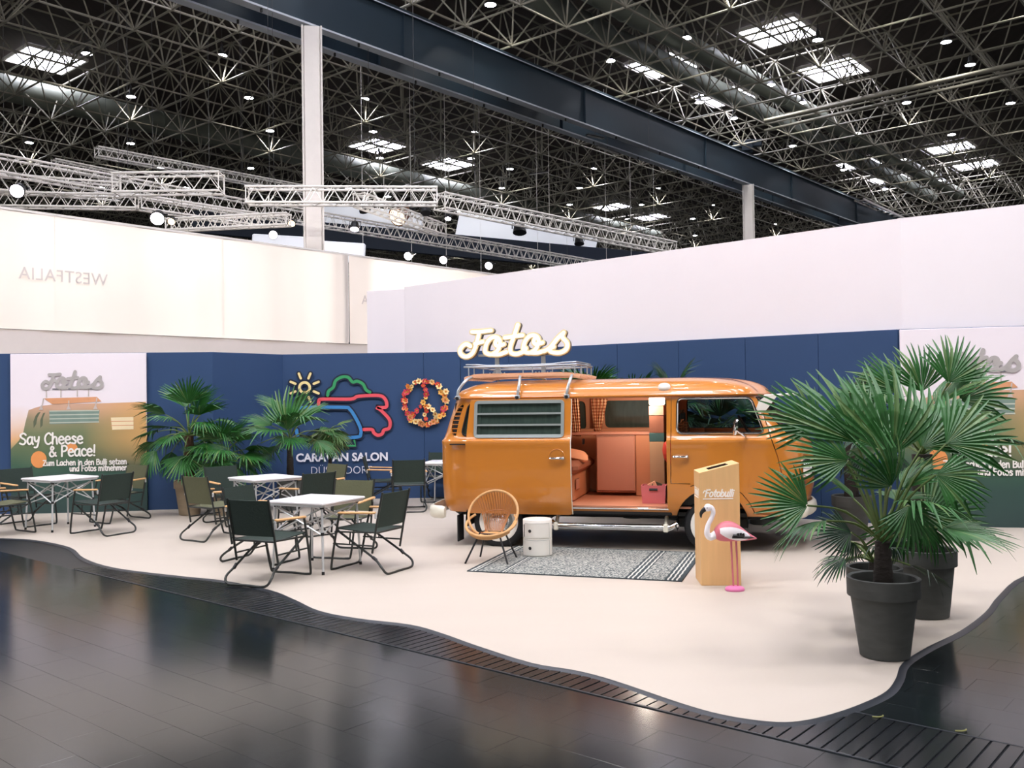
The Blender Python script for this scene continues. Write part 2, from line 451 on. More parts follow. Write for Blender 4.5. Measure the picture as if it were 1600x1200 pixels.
# asphalt tiles and the floor-duct cover
tile_me = MB().box((0, 0, 0.002), (0.4992, 0.2492, 0.004), ch=0.0004).build('tile', M['tile'], smooth=False)
tiles = []
for a in range(2, 60):
    s_ = a * 0.25 + 0.0
    if s_ < 4.27 - .12: base = 4.265 - .125 - (a - 2) * 0.25
    for b in range(-12, 40):
        pass
rows = [4.265 - .125 - q * .25 for q in range(0, 14)] + [4.875 + .125 + q * .25 for q in range(0, 40)]
for ri, s_ in enumerate(rows):
    for b in range(-8, 26):
        t_ = b * 0.5 + (0.25 if ri % 2 else 0)
        p = AD * s_ + BD * t_
        if inside(p.x, p.y, cream_poly) and min((Vector((p.x, p.y)) - Vector(e)).length for e in edge_s) > 0.3: continue
        pr = proj((p.x, p.y, 0))
        if pr is None: continue
        vis = -60 < pr[0] < 1660 and pr[1] < 1260
        tiles.append((pr[2] if vis else 99 + pr[2], p, vis))
tiles.sort(key=lambda t: t[0])
rz_t = math.atan2(BD.y, BD.x)
src = tile_me
rest = MB()
for q, (d_, p, vis) in enumerate(tiles):
    if q < 300 and vis:
        part_copy(src, fl, loc=(p.x, p.y + 0, random.uniform(-0.0002, 0.0002)), rot=(random.uniform(-.0006, .0006), random.uniform(-.0006, .0006), rz_t))
    elif d_ < 140:
        rest.box((p.x, p.y, 0.002), (0.4992, 0.2492, 0.004), rz=rz_t)
if rest.v: tag(rest.build('tile_field', M['tile'], fl, smooth=False), kind='stuff')
kill(src)
slat0 = MB().box((0, 0, 0.004), (0.066, 0.585, 0.008), ch=0.002).build('slat', M['slat'], smooth=False)
gr = empty('floor_duct_cover', AD * 4.57 + BD * 4.5, rz_t, 'long dark slatted cover strip set into the black floor along the cream edge', 'floor grate')
t_ = 0.55
while t_ < 9.6:
    part_copy(slat0, gr, loc=(t_ - 4.5, 0, random.uniform(-.0006, .0006))); t_ += 0.0745
kill(slat0)
fr = MB()
for s_ in (-.302, .302): fr.box((0.4, s_, 0.004), (9.3, 0.014, 0.009))
fr.build('side_rail', M['edge_trim'], gr, smooth=False)

# stand walls
P_A, P_B = Vector((-9.3, 14.06)), Vector((-4.71, 14.62))
P_C, P_D = Vector((-3.88, 15.70)), Vector((-0.87, 15.68))
RDIR = Vector((5.75, -4.02)).normalized(); P_E = P_D + RDIR * 7.03; P_F = P_E + Vector((1.37, -.32)).normalized() * 4.2
HW = 2.475
seg_wall('wall_left', P_A, P_B, 0, HW, 0.06, M['blue_wall'], 'blue stand wall on the left behind the first poster', panels=[1.62, 2.0, 1.004])
seg_wall('wall_recess', P_B, P_C + (P_C - P_B).normalized() * .07, 0, HW, 0.06, M['blue_wall'], 'narrow angled blue wall piece beside the logo wall', panels=[1.43])
lw = seg_wall('wall_logo', P_C, P_D, 0, HW, 0.06, M['blue_wall'], 'blue stand wall that carries the coloured caravan logo', panels=[2.39, 0.62])
seg_wall('wall_right', P_D, P_E, 0, HW, 0.06, M['blue_wall'], 'long blue stand wall running behind the orange bus', panels=[1.0] * 7 + [.03])
seg_wall('wall_right_end', P_E, P_F, 0, HW, 0.06, M['blue_wall'], 'blue stand wall behind the right-hand poster', panels=[2.1, 2.1])
# tall white wall behind and above
RN = Vector((RDIR.y, -RDIR.x)) * -1
def sloped_wall(name, p0, p1, za, zb, th, m, label):
    p0 = Vector((p0[0], p0[1], 0)); d = Vector((p1[0], p1[1], 0)) - p0; L_ = d.length
    mb = MB(); mb.prism([(0, 0), (L_, 0), (L_, zb), (0, za)], 0, th)
    o = mb.build(name, m, loc=p0, rot=(0, 0, math.atan2(d.y, d.x)), smooth=False)
    bm = bmesh.new(); bm.from_mesh(o.data); bmesh.ops.recalc_face_normals(bm, faces=bm.faces); bm.to_mesh(o.data); bm.free()
    return tag(o, label, kind='structure')
w0 = Vector((-1.9, 16.55)); off_ = Vector((-RDIR.y, RDIR.x)) * .12; w1 = P_E + off_
sloped_wall('wall_white', w0, w1, 3.69, 3.89, 0.15, M['white_wall'], 'tall plain white wall rising above the blue wall on the right')
sloped_wall('wall_white_end', w1, P_F + Vector((.03, .14)), 3.89, 4.16, 0.15, M['white_wall'], 'tall plain white wall rising above the right-hand poster')
seg_wall('wall_white_return', (-2.62, 16.86), (-1.9, 16.56), 0.0, 3.66, 0.12, M['white_wall'], 'short white wall end beside the tall white wall')
# stretched fabric wall of the neighbouring stand
F0 = Vector((-8.55, 15.5)); FD = (Vector((-0.84, 24.3)) - F0).normalized(); FR = math.atan2(FD.y, FD.x)
def fab_pt(u, z): return Vector((F0.x + FD.x * u, F0.y + FD.y * u, z))
fw = empty('wall_fabric', (F0.x, F0.y, 0), FR, 'back of a tall pale fabric wall lit from the neighbouring stand', kind='structure')
def fabric_panel(u0_, u1_, z0, z1, seed):
    nu = max(12, int((u1_ - u0_) * 6)); nz = 10; vs = []; fs = []; rn = random.Random(seed); ph = rn.random() * 6
    for i in range(nu + 1):
        for j in range(nz + 1):
            u = u0_ + (u1_ - u0_) * i / nu; z = z0 + (z1 - z0) * j / nz
            vs.append((u, 0.012 * math.sin(u * 3.1 + ph) + 0.006 * math.sin(u * 9.7 + z * .6 + ph), z))
    for i in range(nu):
        for j in range(nz): fs.append((i * (nz + 1) + j, (i + 1) * (nz + 1) + j, (i + 1) * (nz + 1) + j + 1, i * (nz + 1) + j + 1))
    mb = MB(); mb.add(vs, fs); return mb.build('panel', M['fabric'], fw, angle=80)
for a, b, sd in ((-4.5, 0.9, 1), (0.905, 4.2, 2), (4.205, 7.36, 3), (7.40, 12.6, 4)): fabric_panel(a, b, 2.97, 4.98, sd)
mb = MB(); mb.box((4.0, 0.03, 5.0), (17.2, 0.06, 0.04)); mb.build('top_rail', M['white_paint'], fw)
mb = MB(); mb.box((7.38, 0.03, 4.0), (0.03, 0.05, 2.0)); mb.build('seam_post', M['white_paint'], fw)
mb = MB(); mb.box((4.0, 0.045, 1.49), (17.0, 0.03, 2.95)); mb.build('lower_panel', mat('fabric_lower', (230, 218, 210), 0.85, var=0.02), fw)
# the word on the other side of the fabric shows through reversed
u_w = [(aty(28, 432, 16.2)), (aty(167, 432, 17.0))]
def fab_hit(px, py):
    d = ray(px, py); nrm = Vector((FD.y, -FD.x, 0)); c0 = Vector((0, 0, CAM_Z)); q = Vector((F0.x, F0.y, 0))
    t = (q - c0).dot(nrm) / d.dot(nrm); P = c0 + d * t; return (P - q).dot(Vector((FD.x, FD.y, 0))), P.z
uw1, zw = fab_hit(167, 446)
uw0, zw0 = fab_hit(28, 436)
wt = text_mesh('reversed_lettering', 'WESTFALIA', 0.30, M['pale_print'], fw, (uw1, -0.028, (zw + zw0) / 2 - 0.0), (R(90), 0, 0), extrude=0.002, spacing=1.06)
wd = max(v.co.x for v in wt.data.vertices); kx = (uw1 - uw0) / wd
for v in wt.data.vertices: v.co.x *= -kx
wt.data.flip_normals()
ua, za = fab_hit(564, 475)
text_mesh('lettering', 'A', 0.3, M['pale_print'], fw, (ua, -0.028, za), (R(90), 0, 0), extrude=0.002)

# ------------------------------------------------------------------ roof
mb = MB()
c = lat(8, -2, 0); 
mb.box((c.x, c.y, 15.85), (190, 190, 0.1), rz=math.atan2(AD.y, AD.x))
tag(mb.build('ceiling', M['deck'], smooth=False), 'dark corrugated roof deck high above the space frame', kind='structure')
for nm, (i0, j0, i1, j1) in {'wall_back': (50, -60, 50, 40), 'wall_far': (-40, 40, 50, 40)}.items():
    a, b = lat(i0, j0, 0), lat(i1, j1, 0)
    seg_wall(nm, (a.x, a.y), (b.x, b.y), 0, 16, 0.3, M['navy'], 'dark far end wall of the exhibition hall')
# ribs of the roof deck
def girder(name, j, label):
    g = empty(name, lat(9, j, 11.42), math.atan2(AD.y, AD.x), label, 'girder')
    L_ = 70; w = MB(); w.box((0, 0, 0.71), (L_, 0.03, 1.40)); w.build('web', M['steel_blue'], g, smooth=False)
    q = MB(); q.box((0, 0, 0.02), (L_, 0.30, 0.05)); q.build('flange', M['girder_flange'], g, smooth=False)
    q = MB(); q.box((0, 0, 1.38), (L_, 0.30, 0.10)); q.build('flange', M['steel_blue'], g, smooth=False)
    q = MB(); q.box((0, -.155, 1.335), (L_, 0.02, 0.03)); q.build('rail', M['girder_flange'], g, smooth=False)
    st = MB().box((0, 0, 0.7), (0.03, 0.2, 1.34)).build('stiffener', M['steel_blue'], g, smooth=False)
    st.location = (-33, 0, 0)
    for q in range(1, 8): part_copy(st, g, loc=(-33 + q * 8.8, 0, 0))
    hk = MB().box((0, -.1, -0.06), (0.04, 0.05, 0.10)).build('hook', M['black'], g, smooth=False)
    hk.location = (-20.2, 0, 0)
    for q in range(1, 14): part_copy(hk, g, loc=(-20.2 + q * 3.1, 0, 0))
    return g
girder('roof_girder', -3.31, 'deep dark blue steel girder crossing the roof, the nearer of the pair')
girder('roof_girder', -2.84, 'deep dark blue steel girder just behind the nearer one of the pair')
for i, lb in ((.48, 'thick white steel column standing behind the left fabric wall'), (11.83, 'thin far white column rising behind the tall white wall')):
    p = lat(i, -3.33, 0)
    c_ = empty('hall_column', p, math.atan2(-p.x, p.y) * 1.0, lb, 'column')
    q = MB(); q.box((0, 0, 5.69), (0.42, 0.40, 11.38), ch=0.02); q.build('shaft', M['white_paint'], c_)
    for sx in (-.24, .24):
        q = MB(); q.box((sx, 0, 5.69), (0.05, 0.48, 11.38), ch=0.01); q.build('flange', M['white_paint'], c_)
    q = MB(); q.box((0, 0, 13.2), (.5, .5, .5), ch=.02); q.box((0, 0, 13.3), (1.3, .3, .3), ch=.02); q.build('head', M['steel_blue'], c_)
    if i < 5:
        q = MB(); q.box((0.12, -.46, 5.0), (0.60, 0.40, 0.36), ch=0.02); tag(q.build('loudspeaker_box', M['black'], loc=p, rot=c_.rotation_euler), 'black box fixed high on the thick white column', 'loudspeaker')

# space frame -------------------------------------------------------
II = [k_ - 0.3 * 1 for k_ in range(-6, 0)] + list(range(0, 10)) + [10.3 + k_ for k_ in range(0, 10)] + [20.6 + k_ for k_ in range(0, 16)]
JL = [6.43 + k_ for k_ in range(13, -1, -1)] + list(range(5, -2, -1)) + [-2.235] + [-3.47 - k_ for k_ in range(0, 13)]
UPZ = 15.0
struts = []; nodes = []
for JJ in (JL,):
    ni, nj = len(II), len(JJ)
    low = [[lat(II[a], JJ[b], 13.0) for b in range(nj)] for a in range(ni)]
    up = [[lat((II[a] + II[a + 1]) / 2, (JJ[b] + JJ[b + 1]) / 2, UPZ) for b in range(nj - 1)] for a in range(ni - 1)]
    for a in range(ni):
        for b in range(nj):
            nodes.append(low[a][b])
            if a + 1 < ni: struts.append((low[a][b], low[a + 1][b], .036))
            if b + 1 < nj: struts.append((low[a][b], low[a][b + 1], .036))
    for a in range(ni - 1):
        for b in range(nj - 1):
            nodes.append(up[a][b])
            if a + 2 < ni: struts.append((up[a][b], up[a + 1][b], .034))
            if b + 2 < nj: struts.append((up[a][b], up[a][b + 1], .034))
            for da in (0, 1):
                for db in (0, 1): struts.append((up[a][b], low[a + da][b + db], .027))
sf = empty('space_frame', lat(5, 0, 13), 0, 'dense grey-green tube space frame carrying the dark hall roof', 'roof frame')
cyl = MB().lathe([(1, 0), (1, 1)], n=6, caps=False).build('strut', M['strut'], sf)
scored = []
for q, (a, b, r_) in enumerate(struts):
    pa, pb = proj(a), proj(b)
    if pa is None or pb is None: continue
    mx_, my_ = (pa[0] + pb[0]) / 2, (pa[1] + pb[1]) / 2
    if not (-120 < mx_ < 1720 and -110 < my_ < 445): continue
    ins = -10 < mx_ < 1610 and -10 < my_ < 430
    scored.append((-(math.hypot(pa[0] - pb[0], pa[1] - pb[1]) * (1 if ins else .02)), q))
scored.sort()
keep = [q for _, q in scored]
top300 = set(keep[:299])
mid = sf.location.copy()
restv = MB()
def add_strut_geo(a, b, r_):
    restv.tube([a, b], r_, n=5, caps=False)
for q in keep:
    a, b, r_ = struts[q]
    if q in top300:
        d = b - a
        o = cyl.copy(); COL.objects.link(o); o.parent = sf
        o.matrix_local = Matrix.Translation(a - mid) @ d.to_track_quat('Z', 'Y').to_matrix().to_4x4() @ Matrix.Diagonal((r_, r_, d.length, 1))
    else: add_strut_geo(a - mid, b - mid, r_)
kill(cyl)
tag(restv.build('far_struts', M['strut'], sf, angle=60), kind='stuff')
nb = MB()
for p in nodes:
    pr = proj(p)
    if pr and -80 < pr[0] < 1680 and -60 < pr[1] < 440 and pr[2] < 60:
        r_ = .075; p = p - mid
        nb.add([p + Vector(v) * r_ for v in ((1, 0, 0), (-1, 0, 0), (0, 1, 0), (0, -1, 0), (0, 0, 1), (0, 0, -1))],
               [(0, 2, 4), (2, 1, 4), (1, 3, 4), (3, 0, 4), (2, 0, 5), (1, 2, 5), (3, 1, 5), (0, 3, 5)])
tag(nb.build('node_balls', M['strut'], sf, angle=80), kind='stuff')

# high-bay lamps ----------------------------------------------------
ld = bpy.data.lights.new('lamp_light', 'SPOT'); ld.energy = LAMP_W; ld.spot_size = R(128); ld.spot_blend = 0.6; ld.shadow_soft_size = 0.17; ld.color = (1.0, 0.965, 0.93)
def make_lamp(p):
    t = empty('high_bay_lamp', p, 0, 'small round white high-bay lamp hanging inside the roof space frame', 'lamp', 'high-bay lamps under the hall roof')
    h = MB().lathe([(0.03, .42), (.05, .30), (.07, .28), (.07, .14), (.10, .12), (.19, 0.0)], n=14, caps=True).build('reflector', M['lamp_house'], t)
    MB().lathe([(0.0, -.03), (.08, -.028), (.175, -.004), (.175, .0)], n=14, caps=False).build('lens', M['lamp_lens'], t)
    MB().tube([(0, 0, .4), (0, 0, 1.05)], .012, n=5).build('hanger', M['lamp_house'], t)
    lo = bpy.data.objects.new('lamp_light', ld); COL.objects.link(lo); lo.parent = t; lo.location = (0, 0, -.05)
    return t
lamps = []
IA = [2, 5, 8, 12.3, 15.3, 18.3, 22.6]; IBm = [.5, 3.5, 6.5, 9.5, 10.9, 13.75, 16.8, 19.8]
for i in IA:
    for j in (1, 4, 8.43, 11.4): lamps.append((i, j))
    for j in (-6.45, -9.45): lamps.append((i, j))
for i in IBm:
    for j in (2.5, 5.5, 6.95, 9.9): lamps.append((i, j))
    for j in (-3.5, -4.95, -7.95): lamps.append((i, j))
for i in (-2.3, -5.3, -8.3, -11.3, -14.3):
    for j in (-0.3, -3.5, -6.45, -9.45, -12.45, -15.45, -18.45): lamps.append((i, j))
ORD = ['first', 'second', 'third', 'fourth', 'fifth', 'sixth', 'seventh', 'eighth', 'ninth', 'tenth', 'eleventh', 'twelfth']
ROWS = {}
lamp0 = None
for i, j in lamps:
    p = lat(i, j, 13.97); pr = proj(p)
    vis = pr is not None and -40 < pr[0] < 1640 and -40 < pr[1] < 420
    if i >= -1 and not vis and (pr is None or pr[1] > 0 or pr[1] < -900): continue
    c_ = None
    if lamp0 is None: lamp0 = make_lamp(p)
    else:
        c_ = copy_tree(lamp0); c_.location = p
    if pr is not None and -10 < pr[0] < 1610 and -10 < pr[1] < 425: ROWS.setdefault((j < -2, j), []).append((i, lamp0 if c_ is None else c_))
for sd in (False, True):
    for rk_, key in enumerate(sorted([q for q in ROWS if q[0] == sd], key=lambda q: abs(q[1] + 3))):
        for n2, (i, o) in enumerate(sorted(ROWS[key], key=lambda q: q[0])):
            o['label'] = 'white high-bay lamp %s of the dark girders, %s row from them, %s from the front' % ('right' if sd else 'left', ORD[rk_], ORD[n2])

# roof lights -------------------------------------------------------
def make_skylight():
    t = empty('roof_light', (0, 0, 0), math.atan2(AD.y, AD.x), 'bright square daylight opening in the hall roof between the struts', 'skylight', 'roof lights of the hall')
    for x in (-.56, .56):
        for y in (-.56, .56):
            MB().box((x, y, 15.72), (1.08, 1.08, .03)).build('pane', M['skylight'], t, smooth=False)
    f_ = MB()
    for s_ in (-1.16, 1.16):
        f_.box((s_, 0, 15.72), (.08, 2.4, .12)); f_.box((0, s_, 15.72), (2.4, .08, .12))
    f_.box((0, 0, 15.7), (.05, 2.3, .06)); f_.box((0, 0, 15.7), (2.3, .05, .06))
    f_.build('frame', M['white_paint'], t, smooth=False)
    return t
SKYL = {(1.1, 5.45): 'bright roof light at the upper left corner, above the left end of the fabric wall', (9.2, 5.45): 'bright roof light right of the thick white column, left one of the two there',
        (11.75, 5.45): 'bright roof light right of the thick white column, right one of the two there', (9.2, -5.25): 'biggest bright roof light at upper right, upper one of the close pair',
        (11.75, -5.25): 'second big roof light at upper right, just below the biggest one', (9.2, -2.85): 'roof light beside the dark girder top, the nearer of two', (11.75, -2.85): 'roof light beside the dark girder top, the farther of two',
        (19.6, -5.25): 'far roof light near the right picture edge, upper of two', (22.05, -5.25): 'far roof light near the right picture edge, lower of two', (19.6, -2.85): 'small far roof light low beside the end of the ducts, nearer one',
        (22.05, -2.85): 'small far roof light low beside the end of the ducts, farther one', (19.6, 5.45): 'distant roof light low above the sloping truss, left one', (22.05, 5.45): 'distant roof light low above the sloping truss, right one'}
sky0 = None
for i in (-9.9, -6.4, -3.9, -1.4, 1.1, 9.2, 11.75, 19.6, 22.05):
    for j in (-16.0, -11.5, -8.0, -5.25, -2.85, 5.45):
        if i < -1 and j > 0: continue
        if i in (-3.9, -6.4) and j not in (-8.0, -11.5): continue
        if j == -8.0 and i not in (-3.9, -6.4, -1.4): continue
        if j == -11.5 and i > 10: continue
        if sky0 is None: t = sky0 = make_skylight()
        else: t = copy_tree(sky0)
        p = lat(i, j, 0); t.location = (p.x, p.y, 0)
    if (i, j) in SKYL: t['label'] = SKYL[(i, j)]

# air ducts ---------------------------------------------------------
for j, z, r_, lb in ((-3.9, 14.3, .36, 'round grey air duct under the roof right of the girders, nearer the girder'), (-4.62, 14.3, .36, 'round grey air duct under the roof right of the girders, farther from the girder'),
                     (5.6, 14.3, .52, 'thick round grey air duct under the roof above the left stand')):
    t = empty('air_duct', lat(8, j, z), math.atan2(AD.y, AD.x), lb, 'air duct')
    MB().lathe([(r_, -32), (r_, 32)], n=20, axis='X').build('pipe', M['duct'], t)
    fl_ = MB().lathe([(r_ + .03, -.03), (r_ + .03, .03)], n=20, axis='X').build('flange_ring', M['duct'], t); fl_.location = (-30, 0, 0)
    for q in range(1, 16): part_copy(fl_, t, loc=(-30 + q * 4, 0, 0))
# hanging wires
wire0 = None
for wi, (px, py, yy, top) in enumerate(((564, 130, 31, 15), (640, 150, 33, 15), (694, 150, 33, 15), (748, 160, 34, 15), (836, 120, 36, 15), (855, 120, 36, 15), (944, 180, 40, 15), (983, 200, 42, 15), (1020, 230, 43, 15))):
    p = aty(px, py, yy); q = MB().tube([(p.x, p.y, 6.2), (p.x, p.y, top)], .011, n=4)
    tag(q.build('suspension_wire', M['truss']), 'thin vertical suspension wire past the dark girders, %s counted from the thick white column' % ORD[wi], 'wire', 'suspension wires by the girders')

# lighting trusses --------------------------------------------------
def truss(p0, p1, s_, label, bay=None):
    d = p1 - p0; L_ = d.length; bay = bay or s_ * 1.15
    t = empty('lighting_truss', p0, 0, label, 'truss')
    t.rotation_mode = 'QUATERNION'; t.rotation_quaternion = d.to_track_quat('X', 'Z')
    h = s_ / 2; r_ = .03
    ch = MB().tube([(0, 0, 0), (L_, 0, 0)], r_, n=6).build('chord', M['truss'], t); ch.location = (0, -h, -h)
    for y, z in ((h, -h), (-h, h), (h, h)): part_copy(ch, t, loc=(0, y, z))
    n_ = max(2, int(L_ / bay)); b = MB()
    for i in range(n_):
        x0, x1 = L_ * i / n_, L_ * (i + 1) / n_; xm = (x0 + x1) / 2
        for y in (-h, h): b.tube([(x0, y, -h), (xm, y, h), (x1, y, -h)], .014, n=4, caps=False)
        for z in (-h, h): b.tube([(x0, -h, z), (xm, h, z), (x1, -h, z)], .014, n=4, caps=False)
    for x in (0.02, L_ - 0.02):
        b.tube([(x, -h, -h), (x, h, -h), (x, h, h), (x, -h, h)], .02, n=4, closed=True)
    tag(b.build('lacing', M['truss'], t, angle=80), kind='stuff')
    zl_ = t.rotation_quaternion.inverted() @ Vector((0, 0, 1))
    for x in (L_ * .12, L_ * .88):
        P = Vector((x, 0, h)); top_ = max(.3, 13.0 - (p0 + d * (x / L_)).z - h)
        MB().tube([P, P + zl_ * top_], .005, n=4).build('suspension_cable', M['lamp_house'], t)
    return t
TR = [((150, 237), (490, 300), 9.6, .29, 'high silver lighting truss starting left of the white column, topmost of all'),
      ((83, 256), (205, 280), 9.6, .29, 'short high silver lighting truss at upper left'),
      ((-30, 252), (420, 332), 7.6, .42, 'long silver lighting truss above the left fabric wall'),
      ((420, 330), (930, 416), 7.6, .42, 'long silver lighting truss running behind the white column down to the right'),
      ((180, 288), (347, 286), 7.1, .46, 'level silver truss piece crossing above the fabric wall'),
      ((385, 306), (684, 307), 6.5, .37, 'level silver truss passing in front of the white column'),
      ((686, 314), (1050, 388), 7.2, .42, 'sloping silver truss right of the white column reaching the white wall'),
      ((-30, 312), (215, 316), 6.9, .34, 'level silver truss at the left picture edge above the fabric'),
      ((-20, 285), (190, 300), 7.3, .40, 'silver truss at the left edge between the other two'),
      ((262, 352), (452, 343), 6.2, .28, 'bluish lower truss left of the white column'),
      ((215, 316), (400, 344), 6.9, .34, 'silver truss continuing towards the white column above the fabric'),
      ((560, 312), (690, 360), 7.1, .34, 'short silver truss behind the warm copper spotlight')]
for a, b, z, s_, lb in TR: truss(at(*a, z), at(*b, z), s_, lb)

# stage spotlights --------------------------------------------------
def spotlight(px, py, y, lb, lens, size=.16, warm=False, aim=(0, -1, -.7), house='black', watt=0):
    p = aty(px, py, y); t = empty('stage_spotlight', p, 0, lb, 'spotlight')
    t.rotation_mode = 'QUATERNION'; t.rotation_quaternion = Vector(aim).to_track_quat('Z', 'Y')
    size *= .68
    MB().lathe([(size * .5, -size * 1.5), (size * .8, -size * 1.3), (size, -size * .2), (size * 1.08, size * .2), (size, size * .2)], n=14).build('housing', M[house], t)
    if lens: MB().lathe([(0, size * .26), (size * .6, size * .25), (size * .93, size * .21)], n=14, caps=False).build('lens', M[lens], t)
    y_ = MB().tube([(-size * 1.15, 0, -size * .5), (-size * 1.15, 0, -size * 1.8), (size * 1.15, 0, -size * 1.8), (size * 1.15, 0, -size * .5)], size * .09, n=6); y_.build('yoke', M['black'], t)
    MB().tube([(0, 0, -size * 1.75), (0, 0, -size * 2.6)], size * .12, n=6).build('clamp', M['black'], t)
    if watt:
        l = bpy.data.lights.new('spot_beam', 'SPOT'); l.energy = watt; l.spot_size = R(95); l.spot_blend = 1; l.shadow_soft_size = .2; l.color = (1, .93, .87)
        lo = bpy.data.objects.new('spot_beam', l); COL.objects.link(lo); lo.parent = t; lo.location = (0, 0, size * .4); lo.rotation_euler = (PI, 0, 0)
    return t
spotlight(27, 298, 19.5, 'bright white spotlight in the truss at the left picture edge', 'spot_lens', .22, watt=950, aim=(.2, -1, -.5))
spotlight(246, 341, 21.5, 'bright white spotlight above the middle of the fabric wall', 'spot_lens', .24, watt=950, aim=(.2, -1, -.6))
spotlight(268, 346, 21.6, 'small warm spotlight beside the bright one above the fabric', 'spot_warm', .13)
spotlight(427, 367, 28.4, 'white spotlight just left of the white column', 'spot_lens', .2, watt=3000, aim=(.1, -1, -.35))
spotlight(456, 349, 28.4, 'warm glowing spotlight under the truss at the white column', 'spot_warm', .16)
spotlight(554, 357, 27, 'flat bright spotlight under the long truss right of the column', 'spot_lens', .2, aim=(0, -.4, -1))
spotlight(570, 328, 27, 'black moving-head spotlight hanging left of the copper one', None, .24, aim=(.3, -.3, -1))
spotlight(622, 338, 28, 'big copper spotlight with a warm glow under the level truss', 'spot_warm', .42, house='copper', aim=(-.5, -.8, -.6))
spotlight(665, 332, 28, 'black moving-head spotlight hanging right of the copper one', None, .22, aim=(.1, -.4, -1))
spotlight(700, 341, 29, 'small white spotlight below the sloping truss', 'spot_lens', .15, aim=(0, -.5, -1))
spotlight(638, 400, 29, 'bright spotlight on the far stand edge, first of three left of the white wall', 'spot_lens', .2, watt=2400, aim=(-.3, -1, -.5))
spotlight(693, 406, 30, 'bright spotlight on the far stand edge, middle of three left of the white wall', 'spot_lens', .2, watt=2400, aim=(-.3, -1, -.5))
spotlight(764, 415, 31, 'bright spotlight on the far stand edge, last of three left of the white wall', 'spot_lens', .2, watt=2400, aim=(-.3, -1, -.5))
spotlight(812, 362, 33, 'dark round spotlight hanging between the two sloping trusses', None, .34, aim=(0, -.3, -1))
spotlight(905, 380, 35, 'dark spotlight cluster under the sloping truss near the white wall', None, .26, aim=(0, -.3, -1))

# fill lights and their truss, added out of view to brighten the stand walls
tr_ = truss(Vector((-17, 5, 12.6)), Vector((17, 5, 12.6)), .4, 'added silver truss out of view high over the aisle, carrying the added fill lights')
fd = bpy.data.lights.new('fill_beam', 'SPOT'); fd.energy = FILL_W; fd.spot_size = R(130); fd.spot_blend = .8; fd.shadow_soft_size = .5; fd.color = (1, .975, .96)
for i in range(7):
    p = Vector((-15 + 5 * i, 5, 12.1)); aim = Vector((p.x * .6, 13.5, 1.5)) - p
    t = empty('added_fill_light', p, 0, 'added square fill light out of view on the truss over the aisle', 'flood light', 'added fill lights over the aisle')
    t.rotation_mode = 'QUATERNION'; t.rotation_quaternion = aim.to_track_quat('Z', 'Y')
    MB().box((0, 0, -.1), (.5, .4, .2), ch=.02).build('housing', M['black'], t)
    MB().box((0, 0, .004), (.44, .34, .008)).build('lens', M['lamp_lens'], t)
    MB().tube([(-.28, 0, -.1), (-.28, .36, -.1), (.28, .36, -.1), (.28, 0, -.1)], .015, n=6).build('yoke', M['black'], t)
    lo = bpy.data.objects.new('fill_beam', fd); COL.objects.link(lo); lo.parent = t; lo.location = (0, 0, .03); lo.rotation_euler = (PI, 0, 0)

# small fittings under the roof
def strip(px, py, qx, qy, z, lb, w=.16):
    a, b = at(px, py, z), at(qx, qy, z); d = b - a; t = empty('strip_lamp', (a + b) / 2, math.atan2(d.y, d.x), lb, 'lamp')
    MB().box((0, 0, 0), (d.length, w, .06), ch=.01).build('housing', M['lamp_house'], t); MB().box((0, 0, -.035), (d.length * .96, w * .8, .012)).build('diffuser', M['cream'], t)
    MB().tube([(0, 0, .03), (0, 0, .5)], .012, n=5).build('hanger', M['lamp_house'], t)
strip(115, 77, 145, 63, 13.4, 'unlit beige strip lamp hanging at the upper left of the space frame', .2)
strip(917, 210, 943, 216, 11.6, 'unlit beige lamp box fixed between the two dark girders'); strip(932, 228, 966, 240, 11.3, 'unlit pale strip lamp under the far dark girder'); strip(827, 272, 857, 268, 12.9, 'unlit pale strip lamp far back between the girder and the truss')
for (a, b, r_, lb) in (((1195, 189), (1660, 84), .085, 'thick pale pipe running across under the roof at upper right'), ((1195, 204), (1660, 98), .06, 'thin pale pipe just below the thick one at upper right')):
    A_, B_ = at(*a, 12.75), at(*b, 12.75); tag(MB().tube([A_, B_], r_, n=10).build('roof_pipe', M['strut']), lb, 'pipe')
A_, B_ = at(1342, 312, 12.7), at(1420, 348, 12.7); d = B_ - A_
ct = empty('cable_ladder', A_, math.atan2(d.y, d.x), 'pale ladder-shaped cable tray at the far end of the dark girder', 'cable tray')
for y in (-.25, .25): MB().box((d.length / 2, y, 0), (d.length, .06, .12)).build('side_rail', M['white_paint'], ct, smooth=False)
rg0 = MB().box((.4, 0, 0), (.12, .5, .05)).build('rung', M['white_paint'], ct, smooth=False)
rg0.location = (0, 0, 0)
for q in range(1, int(d.length / .9)): part_copy(rg0, ct, loc=(q * .9, 0, 0))

